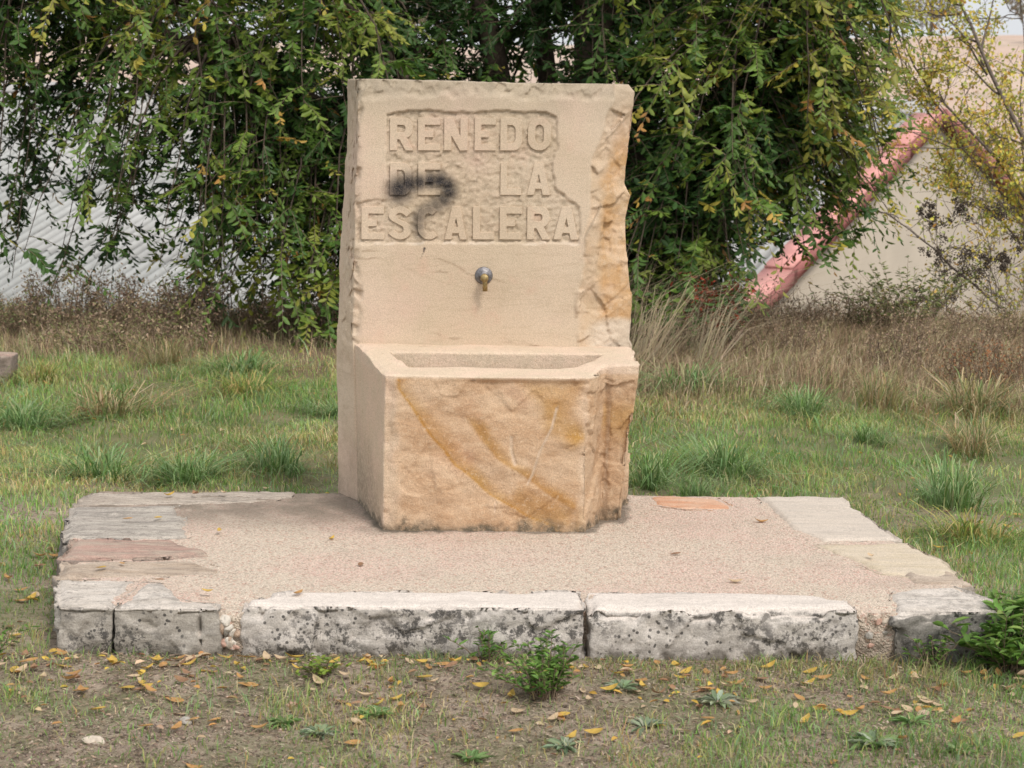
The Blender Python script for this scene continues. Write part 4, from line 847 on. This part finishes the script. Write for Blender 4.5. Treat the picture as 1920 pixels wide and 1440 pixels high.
def leaf_drift(n_, seed):
    r = np.random.default_rng(seed); x = r.uniform(-2.4, 2.3, n_*3); y = np.where(r.uniform(0, 1, n_*3) < .6, 5.33-np.abs(r.normal(0, .35, n_*3)), r.uniform(5, 9.8, n_*3)); k = (polydist(x, y, [(-1.43, 6.95), (-1.22, 5.33), (1.33, 5.40), (1.34, 5.6), (1.13, 6.98)]) < -.01) & (y > 4.3) & (r.uniform(0, 1, n_*3) < .35+.65*ss(-.2, .4, fbm(np.stack([x, y, x*0], 1), 2.2, 2, seed))); x, y = x[k][:n_], y[k][:n_]; m_ = len(x)
    P = np.stack([x, y, ground_h(x, y)+r.uniform(.003, .014, m_)], 1); a = r.uniform(0, 6.28, m_); D = np.stack([np.cos(a), np.sin(a), r.normal(0, .15, m_)], 1); Nn = np.stack([r.normal(0, .3, m_), r.normal(0, .3, m_), np.ones(m_)], 1); L = r.uniform(.018, .034, m_)
    V, Q = leaves(P, D, Nn, L, L*r.uniform(.3, .55, m_), .25, .1); C = np.repeat(pal(r, m_, [(.60, .40, .09), (.52, .29, .11), (.33, .19, .11), (.60, .45, .29)], [3, 2, 3, 3]), 6, 0)
    o = obj('small_fallen_leaves', V, [Q], M['dry'], None, False, {'tint': C}); tag(o, 'countless small yellow and brown leaf scraps strewn over the grass and soil', 'fallen leaves', kind='stuff')
leaf_drift(620, 19)

# ---------------------------------------------------------------- dry grass belt and brambles
def dry_grass(n_, name, seed, fx, hmin, hmax, cols, w, label, lean, cat='grass', wd=.0035):
    r = np.random.default_rng(seed); P = fx(r, n_); n_ = len(P); P[:, 2] = ground_h(P[:, 0], P[:, 1])-.005; h = (hmin+(hmax-hmin)*r.uniform(0, 1, n_)**1.6)*(1+.55*fbm(P, 2.2, 3, seed))
    V, Q, T_ = blades(P, h, wd*r.uniform(.6, 1.3, n_), (r.uniform(.2, 1.3, n_), lean), r.uniform(.2, 1.1, n_), seed); C = np.repeat(pal(r, n_, cols, w), 5, 0)
    o = obj(name, V, [Q, T_], M['dry'], None, False, {'tint': C}); return tag(o, label, cat, kind='stuff')
DR = [(.47, .37, .24), (.38, .28, .18), (.58, .48, .33), (.28, .20, .13), (.30, .31, .14)]
def r_right(r, n_):
    x = r.uniform(.3, 4.2, n_); y = r.uniform(9.1, 12.6, n_); k = r.uniform(0, 1, n_) < ss(9.1, 10.0, y + .5*fbm(np.stack([x, y, x*0], 1), 1.5, 3, 4)); return np.stack([x, y, x*0], 1)[k]
def r_left(r, n_):
    x = r.uniform(-4.4, .6, n_); y = r.uniform(10.2, 12.9, n_); k = r.uniform(0, 1, n_) < ss(10.1, 11.4, y + .5*fbm(np.stack([x, y, x*0], 1), 1.5, 3, 4)); return np.stack([x, y, x*0], 1)[k]
dry_grass(68000, 'dry_grass', 31, r_right, .03, .17, DR, [3, 4, 1.2, 3, 1.5], 'tall dry straw coloured grass between the meadow and the barn', [.25, 0, 0])
dry_grass(42000, 'dry_grass', 32, r_left, .03, .15, DR, [3, 3, 1.5, 2, 3], 'brownish dry grass and old stalks under the left side of the tree', [-.1, 0, 0])
def r_edge(r, n_): x = r.uniform(.35, 1.0, n_); y = r.uniform(10.3, 12, n_); return np.stack([x, y, x*0], 1)
dry_grass(900, 'tall_straw', 33, r_edge, .25, .62, [(.42, .35, .23), (.34, .27, .18)], [1, 1], 'long pale straw stalks leaning right beside the slab', [.6, 0, 0], wd=.004)
def bramble(name, cx, cy, rx, ry, h, n_, cols, w, label, cat, seed, leaf=.018, twigs=90, arch=.6):
    r = np.random.default_rng(seed); z_ = float(ground_h(np.array([cx]), np.array([cy]))[0]); e = empty(name, (cx, cy, z_), label, cat); paths, P = [], []
    for s_ in range(twigs):
        x0 = cx+r.uniform(-1, 1)*rx; y0 = cy+r.uniform(-1, 1)*ry; hh = h*r.uniform(.5, 1.1); a = r.uniform(0, 6.28); t_ = np.linspace(0, 1, 9)[:, None]; q = r.uniform(.1, arch)*hh
        pt = np.array([x0, y0, z_-.02])+t_*np.array([math.cos(a)*q, math.sin(a)*q*.5, 0])+np.array([0, 0, hh])*np.sin(t_*r.uniform(1.2, 2.3))+np.cumsum(r.normal(0, .012, (9, 3)), 0); paths.append((pt, np.linspace(.004, .001, 9)))
        for _ in range(4):
            i0 = r.integers(3, 8); d = r.normal(0, 1, 3)*[1, .7, .6]+[0, 0, .5]; d /= np.linalg.norm(d); L = r.uniform(.05, .2)*h/.5; p2 = pt[i0]+d*L*np.linspace(0, 1, 4)[:, None]; paths.append((p2, np.linspace(.0018, .0006, 4)))
            m_ = int(n_/twigs/4); P.append(p2[r.integers(0, 4, m_)]+r.normal(0, .02, (m_, 3)))
    V, F = tubes(paths, 4); o = obj('twigs', V, [F], M['twig'], e); o['kind'] = 'stuff'
    P = np.concatenate(P); m_ = len(P); D = r.normal(0, 1, (m_, 3)); Nn = r.normal(0, 1, (m_, 3)); Ln = leaf*r.uniform(.5, 1.3, m_)
    V, Q = leaves(P, D, Nn, Ln, Ln*.5, .2); o = obj('foliage', V, [Q], M['dry'], e, False, {'tint': np.repeat(pal(r, m_, cols, w), 6, 0)}); o['kind'] = 'stuff'
BR = [(.34, .25, .17), (.26, .18, .13), (.43, .33, .22), (.24, .25, .11)]
bramble('bramble_bush', -2.15, 11.6, .55, .35, .26, 5600, BR, [3, 3, 1.5, 1], 'reddish brown leafless looking bramble bush in front of the corrugated roof', 'bramble', 1)
bramble('bramble_bush', -1.45, 11.7, .5, .35, .24, 4600, BR, [3, 2, 2, 1.5], 'brown bramble bush under the drooping tree edge at left', 'bramble', 2)
bramble('bramble_bush', -3.0, 11.7, .5, .3, .15, 4200, BR+[(.16, .19, .08)], [2, 2, 3, 2, 2], 'low greenish brown scrub at the far left edge', 'bramble', 3)
bramble('seedhead_weeds', 1.75, 12.1, .55, .35, .22, 3000, BR, [3, 3, 1.5, .6], 'brown seedhead weeds below the barn wall', 'weeds', 4, .014)
bramble('seedhead_weeds', 2.55, 11.4, .55, .3, .2, 3000, BR, [3, 2, 3, .6], 'rusty dry weeds at the right under the yellow tree', 'weeds', 5, .014)
bramble('seedhead_weeds', 1.05, 11.9, .45, .3, .18, 2600, BR, [2, 1, 3, .6], 'dry pale brown weeds between the slab and the barn wall', 'weeds', 6, .013)
# green-leaved shrub and seed-head shrub by the barn
stems_plant('wild_shrub', (2.25, 12.0), 44, .50, .50, .042, .014, [(.16, .2, .07), (.22, .26, .1), (.3, .32, .14), (.32, .26, .06)], [3, 3, 2, .7], 'loose pale green shrub in front of the barn wall', 'shrub', 11, 34)
stems_plant('wild_shrub', (1.98, 12.1), 18, .36, .26, .034, .012, [(.16, .2, .07), (.22, .26, .1), (.12, .11, .06)], [3, 2, 2], 'smaller thin shrub left of the pale green one', 'shrub', 12, 26)
stems_plant('wild_shrub', (2.75, 11.9), 22, .42, .4, .034, .012, [(.20, .22, .08), (.26, .26, .1), (.4, .3, .08)], [3, 2, 2], 'yellowish shrub at the right edge under the yellow tree', 'shrub', 13, 26)
bramble('seedhead_weeds', 2.15, 10.7, .35, .3, .16, 1700, BR, [3, 2, 3, .6], 'small dark seedhead weeds in the straw right of the middle tussock', 'weeds', 8, .013, 60)
bramble('seedhead_weeds', 1.15, 11.0, .45, .3, .16, 1500, BR, [2, 3, 3, .6], 'short brown weeds in the straw beside the slab', 'weeds', 9, .013, 60)
bramble('seedhead_weeds', 2.35, 10.0, .3, .25, .20, 1300, [(.34, .16, .08), (.25, .16, .1)], [1, 1], 'rusty red weeds at the right edge of the meadow', 'weeds', 10, .015, 50)
bramble('bramble_bush', -.75, 11.6, .3, .3, .24, 1700, BR, [3, 2, 2, 1.5], 'low brown bramble close to the left side of the slab', 'bramble', 12, .018, 50)
bramble('bramble_bush', -2.0, 10.9, .45, .25, .18, 2200, BR+[(.2, .22, .09)], [2, 2, 3, 2, 3], 'low olive brown scrub in front of the reddish bramble', 'bramble', 13, .018, 60)
bramble('red_leaved_creeper', 1.02, 11.1, .14, .1, .36, 800, [(.30, .055, .03), (.2, .07, .04), (.1, .1, .04)], [3, 2, 2], 'red leaved creeper hanging at the foot of the green tree', 'creeper', 7, .03, 16)

# ---------------------------------------------------------------- the big drooping tree
def unit(v): return v/(np.linalg.norm(v, axis=-1, keepdims=True)+1e-9)
def weeping_tree():
    r = np.random.default_rng(77)
    e = empty('elm_tree', (.45, 12.5, -.02), 'large green tree with drooping leafy twigs, some tips yellow, standing behind the fountain', 'tree')
    stems = []
    for (dx, dy, tx, ty, h, rad) in [(-.3, .1, -4.2, -.2, 3.1, .07), (-.2, -.05, -3.6, .5, 2.7, .06), (-.1, -.1, -2.9, -.7, 2.5, .055), (.25, 0, 1.9, -.3, 2.9, .06), (.3, .1, 1.5, .5, 2.4, .05), (.2, -.1, 1.1, -.7, 2.5, .05), (-.15, 0, -1.7, -.8, 2.4, .05), (0, 0, -.1, .1, 5.2, .13), (-.22, .05, -1.3, .2, 4.8, .10), (.16, -.05, .7, .0, 4.9, .10), (-.1, .2, -.6, .9, 4.6, .08), (.3, .15, 1.2, .5, 4.4, .08), (.05, -.1, .15, -.5, 4.2, .06), (-.35, -.05, -2.4, -.1, 4.2, .08)]:
        t_ = np.linspace(0, 1, 14)[:, None]; p = np.array([.45+dx, 12.5+dy, -.1])+t_**1.25*np.array([tx, ty, 0])+t_*np.array([0, 0, h])+np.cumsum(r.normal(0, .018, (14, 3)), 0)*[1, 1, .2]
        stems.append((p, rad*(1-t_[:, 0]*.8)))
    V, F = tubes(stems, 10); o = obj('trunk', V, [F], M['bark'], e, True)
    xk = [-4.4, -2.9, -2.3, -1.75, -1.45, -1.0, .9, 1.1, 1.3, 1.5, 1.75, 1.95, 2.15]; zk = [.45, .30, .26, .24, .06, .0, .0, .10, .28, .50, .80, 1.1, 1.6]
    paths = []; SO, SD, SL = [], [], []
    AP = np.concatenate([p[4:] for p, _ in stems])
    nb = 0
    while nb < 1000:
        vis = r.uniform() < .86
        ex = r.uniform(-4.2, 2.12); ez0 = np.interp(ex, xk, zk); ez = ez0 + (r.uniform(0, 1)*(2.1-ez0) if vis else r.uniform(1.6, 3.4)); ey = 12.5 + r.uniform(-1.5 if ez > .5 else -1.6, 1.2 if ez > .5 else .1)*(1 if vis else .8)
        if nb > 940: ex = r.uniform(1.5, 2.15); ez = r.uniform(.42, 1.15)+.25*(ex-1.5); ey = r.uniform(11.6, 12.8)
        elif nb > 800: ex = r.choice([r.uniform(-1.7, -.5), r.uniform(.5, 1.25)]); ez = np.interp(ex, xk, zk)+r.uniform(.0, .6); ey = r.uniform(11.0, 12.0)
        if ex < -1.6 and ey > 13.0: continue
        if nb > 940: pass
        elif ex > 1.3 and ez > 1.5+(2.35-ex)*2.2 and r.uniform() < .6: continue
        thin = .8 if ex < -1.3 and ez < 1.1 else (1. if -1.3 < ex < 1.6 else .8)
        if r.uniform() > thin: continue
        if vnoise(np.array([[ex*1.5, ey*.7, ez*1.8]]), 5)[0] < -.30 and ez > .5: continue
        E_ = np.array([ex, ey, ez]); dd_ = AP-E_; sc_ = np.hypot(dd_[:, 0], dd_[:, 1]) + np.abs(dd_[:, 2]-.5)*.7 + r.uniform(0, .7, len(AP)) + (dd_[:, 2] < .1)*1.5 + (np.hypot(dd_[:, 0], dd_[:, 1]) < .45)*.8; s0 = AP[sc_.argmin()]; d = E_-s0
        if abs(d[0]) > 3.4: continue
        t_ = np.linspace(0, 1, 9)[:, None]; arch = .12+.10*np.linalg.norm(d[:2]); pt = s0 + d*t_*[1, 1, 0] + np.array([0, 0, 1])*(d[2]*t_**1.6 + arch*np.sin(np.pi*t_)*.8) + np.cumsum(r.normal(0, .012, (9, 3)), 0)
        paths.append((pt, np.linspace(.012, .0018, 9))); ns = int(8+r.integers(0, 5))
        if r.uniform() < .18: ns += 6
        for s_ in range(ns):
            u = 1-r.uniform(0, 1)*.8; i0 = min(7, int(u*8)); f_ = u*8-i0; p = pt[i0]*(1-f_)+pt[i0+1]*f_; tg = unit(pt[i0+1]-pt[i0])
            dd = unit(tg*r.uniform(.1, .9)*[1, 1, .6]+r.normal(0, .75, 3)*[1, 1, .55]+[0, -.12, .05]); L = r.uniform(.15, .40); lim = np.interp(p[0]+dd[0]*L, xk, zk)
            if p[2]-.55*L < (.24 if nb > 940 else lim-.14): continue
            SO.append(p); SD.append(dd); SL.append(L)
        nb += 1
    V, F = tubes(paths, 4); o = obj('branch', V, [F], M['bark'], e); o['kind'] = 'stuff'
    SO, SD, SL = np.array(SO), np.array(SD), np.array(SL); n_ = len(SO)
    droop = SL*r.uniform(.0, .6, n_); t5 = np.linspace(0, 1, 5)
    pts = SO[:, None]+SD[:, None]*SL[:, None, None]*t5[None, :, None]; pts[..., 2] -= droop[:, None]*t5[None]**2
    # twig ribbons
    Tw = []; 
    V, F = tubes([(pts[k], np.array([.0022, .0018, .0015, .0012, .0008])) for k in range(n_)], 3); o = obj('twigs', V, [F], M['twig'], e); o['kind'] = 'stuff'
    NL = 17; tt = np.linspace(.06, 1, NL)
    P = SO[:, None]+SD[:, None]*SL[:, None, None]*tt[None, :, None]; P[..., 2] -= droop[:, None]*tt[None]**2
    Tg = SD[:, None]*SL[:, None, None]+np.array([0, 0, -1])*(2*droop[:, None]*tt[None])[..., None]; Tg = unit(Tg)
    Sd = unit(np.cross(Tg, np.array([0, 0, 1.]))+r.normal(0, .12, (n_, 1, 3))); sg = np.where(np.arange(NL) % 2, 1, -1)[None, :, None]
    D = unit(Tg*.6+Sd*sg*.75+np.array([0, 0, -.35])+r.normal(0, .32, (n_, NL, 3)))
    Nn = unit(np.cross(Tg, Sd)+r.normal(0, .3, (n_, NL, 3))); Ln = r.uniform(.040, .070, (n_, NL))*r.uniform(.75, 1.25, (n_, 1))*(1-.2*tt[None]**3)
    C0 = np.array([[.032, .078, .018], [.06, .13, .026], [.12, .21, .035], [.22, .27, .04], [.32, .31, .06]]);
    outer = np.clip((12.2-SO[:, 1])/1.2, 0, 1)*.62 + np.clip((SO[:, 2]-1.2)/1.5, 0, 1)*.25 + np.clip((SO[:, 0]-1.2)/1., 0, 1)*.55 + r.uniform(-.3, .35, n_) + .35*vnoise(SO*2.2, 31)  # inner sprays darker, outer ones lighter: crown shading put into leaf colour
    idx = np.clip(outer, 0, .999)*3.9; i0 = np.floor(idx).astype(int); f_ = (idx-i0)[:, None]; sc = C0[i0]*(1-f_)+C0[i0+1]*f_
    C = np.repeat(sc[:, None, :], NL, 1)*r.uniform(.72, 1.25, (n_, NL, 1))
    yp = r.uniform(0, 1, n_) < (.09+.35*np.clip((SO[:, 0]-1.3)/1, 0, 1)); st_ = r.uniform(.45, .95, n_)
    m_ = (yp[:, None] & (tt[None] > st_[:, None]))[..., None]; yc = np.array([[.50, .42, .07], [.50, .32, .07], [.42, .40, .07], [.46, .24, .07]])[r.integers(0, 4, n_)][:, None, :]*r.uniform(.75, 1.15, (n_, NL, 1)); C = np.where(m_, yc, C)
    keep = (r.uniform(0, 1, (n_, NL)) < .93).ravel()
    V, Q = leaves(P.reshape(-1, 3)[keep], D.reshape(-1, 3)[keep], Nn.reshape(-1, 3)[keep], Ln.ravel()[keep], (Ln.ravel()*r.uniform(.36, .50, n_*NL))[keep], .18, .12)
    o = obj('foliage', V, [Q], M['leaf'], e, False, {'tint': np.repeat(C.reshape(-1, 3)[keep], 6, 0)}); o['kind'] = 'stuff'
    print('elm leaves', keep.sum(), 'sprays', n_)
weeping_tree()

# ---------------------------------------------------------------- thin yellow tree at the right
THIN1 = [([(3.672, 13.6, -0.67), (3.57, 13.6, 0.214), (3.4, 13.6, 0.792), (3.247, 13.6, 1.115), (2.992, 13.6, 1.608), (2.856, 13.6, 1.982), (2.72, 13.6, 2.424)], 0.026), ([(3.704, 13.719999999999999, -0.689), (3.601, 13.719999999999999, 0.134), (3.43, 13.719999999999999, 0.545), (3.19, 13.719999999999999, 0.854), (2.881, 13.719999999999999, 1.231), (2.675, 13.719999999999999, 1.471), (2.504, 13.719999999999999, 1.814), (2.332, 13.719999999999999, 2.192)], 0.016), ([(3.754, 13.84, -0.709), (3.702, 13.84, -0.155), (3.564, 13.84, 0.294), (3.252, 13.84, 0.571), (2.906, 13.84, 0.917), (2.733, 13.84, 1.09), (2.526, 13.84, 1.332)], 0.015), ([(3.839, 13.959999999999999, -0.728), (3.909, 13.959999999999999, 0.353), (3.769, 13.959999999999999, 1.051), (3.56, 13.959999999999999, 1.715), (3.42, 13.959999999999999, 2.447)], 0.022), ([(3.819, 14.08, -0.748), (3.731, 14.08, -0.044), (3.52, 14.08, 0.378), (3.326, 14.08, 0.766), (3.256, 14.08, 1.223), (3.238, 14.08, 1.716), (3.168, 14.08, 2.279)], 0.013), ([(3.869, 14.2, -0.768), (3.692, 14.2, -0.27), (3.443, 14.2, 0.262), (3.231, 14.2, 0.51), (2.982, 14.2, 0.688), (2.876, 14.2, 0.724)], 0.012)]
THIN2 = [([(3.451, 12.9, -0.556), (3.322, 12.9, -0.169), (3.096, 12.9, -0.008), (2.806, 12.9, 0.218), (2.515, 12.9, 0.444), (2.225, 12.9, 0.605)], 0.014), ([(3.238, 12.950000000000001, -0.5), (3.059, 12.950000000000001, -0.241), (2.979, 12.950000000000001, 0.083), (2.881, 12.950000000000001, 0.439), (2.817, 12.950000000000001, 0.698)], 0.007), ([(2.73, 13.0, -0.442), (2.665, 13.0, -0.052), (2.632, 13.0, 0.272), (2.616, 13.0, 0.468)], 0.006)]
BERR = [(2.935, 12.9, 0.653, 0.05), (2.612, 12.9, 0.621, 0.045), (2.725, 12.9, 0.669, 0.04), (2.709, 12.9, 0.379, 0.06), (2.806, 12.9, 0.315, 0.06), (2.58, 12.9, 0.427, 0.045), (2.661, 12.9, 0.25, 0.05), (2.87, 12.9, 0.347, 0.04), (2.596, 12.9, 0.089, 0.04), (2.451, 12.9, 0.137, 0.035), (2.354, 12.9, 0.056, 0.035), (3.048, 12.9, 0.508, 0.045), (2.967, 12.9, 0.379, 0.035), (2.515, 12.9, 0.669, 0.035), (2.386, 12.9, -0.04, 0.03)]
def thin_tree(name, stems_, label, seed, nleaf, cols, w, leaf=.028, berries=None, nb=15, lat=1.):
    """stems_: list of (polyline in metres, radius)"""
    r = np.random.default_rng(seed); b0 = stems_[0][0][0]; e = empty(name, b0, label, 'tree'); main, br, P = [], [], []
    for pts_, rd_ in stems_:
        pts_ = np.array(pts_); k = np.linspace(0, len(pts_)-1, 18); p = np.stack([np.interp(k, np.arange(len(pts_)), pts_[:, j]) for j in range(3)], 1)
        p = p+np.cumsum(r.normal(0, .010, (18, 3)), 0); main.append((p, rd_*(1-np.linspace(0, .8, 18)))); ax = unit(p[-1]-p[0])
        for b2 in range(nb):
            i0 = r.integers(4, 17); d = unit(ax*r.uniform(.3, 1.1)+r.normal(0, .6, 3)*[1, .8, .7]); L = r.uniform(.25, .75)*lat; q = p[i0]+d*L*np.linspace(0, 1, 7)[:, None]+np.cumsum(r.normal(0, .018, (7, 3)), 0); br.append((q, np.linspace(rd_*.3, .0014, 7)))
            for c2 in range(5):
                j0 = r.integers(1, 6); d2 = unit(d*.7+r.normal(0, .6, 3)); L2 = r.uniform(.1, .36)*lat; q2 = q[j0]+d2*L2*np.linspace(0, 1, 5)[:, None]+np.cumsum(r.normal(0, .008, (5, 3)), 0); br.append((q2, np.linspace(.0026, .001, 5))); P.append(q2[1:]); P.append(q[3:])
    V, F = tubes(main, 8); obj('trunk', V, [F], M['greybark'], e, True); V, F = tubes(br, 4); o = obj('branch', V, [F], M['greybark'], e); o['kind'] = 'stuff'
    P = np.concatenate(P); P = P[r.integers(0, len(P), nleaf)]+r.normal(0, .03, (nleaf, 3)); D = r.normal(0, 1, (nleaf, 3))+[0, 0, -.4]; Nn = r.normal(0, 1, (nleaf, 3))+[0, -.6, .6]; Ln = leaf*r.uniform(.55, 1.25, nleaf)
    V, Q = leaves(P, D, Nn, Ln, Ln*.62, .15); o = obj('foliage', V, [Q], M['leaf'], e, False, {'tint': np.repeat(pal(r, nleaf, cols, w), 6, 0)}); o['kind'] = 'stuff'
    if berries:
        PB = []
        for (bx, by, bz, br_) in berries:
            m_ = 260; c_ = np.array([bx, by, bz]); sub = c_+r.normal(0, 1, (7, 3))*br_*[1, .5, .8]; PB.append(sub[r.integers(0, 7, m_)]+r.normal(0, 1, (m_, 3))*br_*.32)
        PB = np.concatenate(PB); m_ = len(PB); V = (iv[None]*r.uniform(.003, .0062, (m_, 1, 1))+PB[:, None]).reshape(-1, 3)
        o = obj('seed_cluster', V, [(if_[None]+np.arange(m_)[:, None, None]*12).reshape(-1, 3)], M['seed'], e); o['kind'] = 'stuff'
M['greybark'] = flat('grey_bark', (.17, .14, .12), .95, .1, var=.3, scale=40); M['seed'] = flat('dark_seeds', (.10, .08, .065), .9, .1)
YC = [(.66, .56, .09), (.50, .52, .11), (.72, .54, .10), (.36, .42, .11), (.62, .36, .09)]
thin_tree('young_yellow_tree', THIN1, 'thin multi stemmed tree with sparse yellow leaves in front of the barn gable', 5, 16000, YC, [3, 3, 2, 2, 1], nb=20)
thin_tree('seedhead_tree', THIN2, 'low leaning sapling carrying dark seed clusters at the right', 6, 700, YC, [3, 3, 2, 2, 1], nb=12, lat=.7, berries=BERR)
# far hillside scrub
def far_tree(x_, y_, h, cols, label, seed, n_=900):
    r = np.random.default_rng(seed); z_ = float(ground_h(np.array([x_]), np.array([y_]))[0]); e = empty('hillside_tree', (x_, y_, z_), label, 'tree', 'trees on the far hillside')
    V, F = tubes([([(x_, y_, z_-.2), (x_+.1, y_, z_+h*.5), (x_, y_, z_+h*.8)], [h*.04, h*.03, h*.01])], 6); obj('trunk', V, [F], M['greybark'], e)
    P = r.normal(0, 1, (n_, 3)); P = unit(P)*r.uniform(.3, 1, (n_, 1))**.5*[h*.48, h*.48, h*.42]; P *= (1+.35*vnoise(P*1.2/h*3, seed))[:, None]; P += [x_, y_, z_+h*.58]; Ln = h*r.uniform(.04, .09, n_)
    V, Q = leaves(P, r.normal(0, 1, (n_, 3)), r.normal(0, 1, (n_, 3)), Ln, Ln*.7, .2); o = obj('crown', V, [Q], M['leaf'], e, False, {'tint': np.repeat(pal(r, n_, cols, [1]*len(cols)), 6, 0)}); o['kind'] = 'stuff'
for k, (x_, y_, h, c, lab) in enumerate([(24.5, 128, 3.2, [(.2, .19, .14), (.26, .22, .16)], 'greyish tree on the hilltop right of the green tree'), (27.5, 112, 2.4, [(.3, .25, .14), (.2, .2, .1)], 'small yellowish tree on the slope above the barn ridge'), (32.5, 135, 3.8, [(.28, .22, .17), (.22, .2, .13)], 'bare brownish tree at the top right of the hill'),
        (29.5, 90, 1.8, [(.17, .19, .09)], 'low green bush on the hillside at right'), (-20, 120, 3.5, [(.2, .2, .12)], 'grey green tree on the far hill seen through the leaves at left'), (-6, 125, 3.6, [(.22, .2, .13)], 'grey tree on the far hill behind the big tree'), (8, 122, 3.4, [(.25, .22, .15)], 'brownish tree on the far hill behind the slab top')]):
    far_tree(x_, y_, h, c, lab, 300+k)
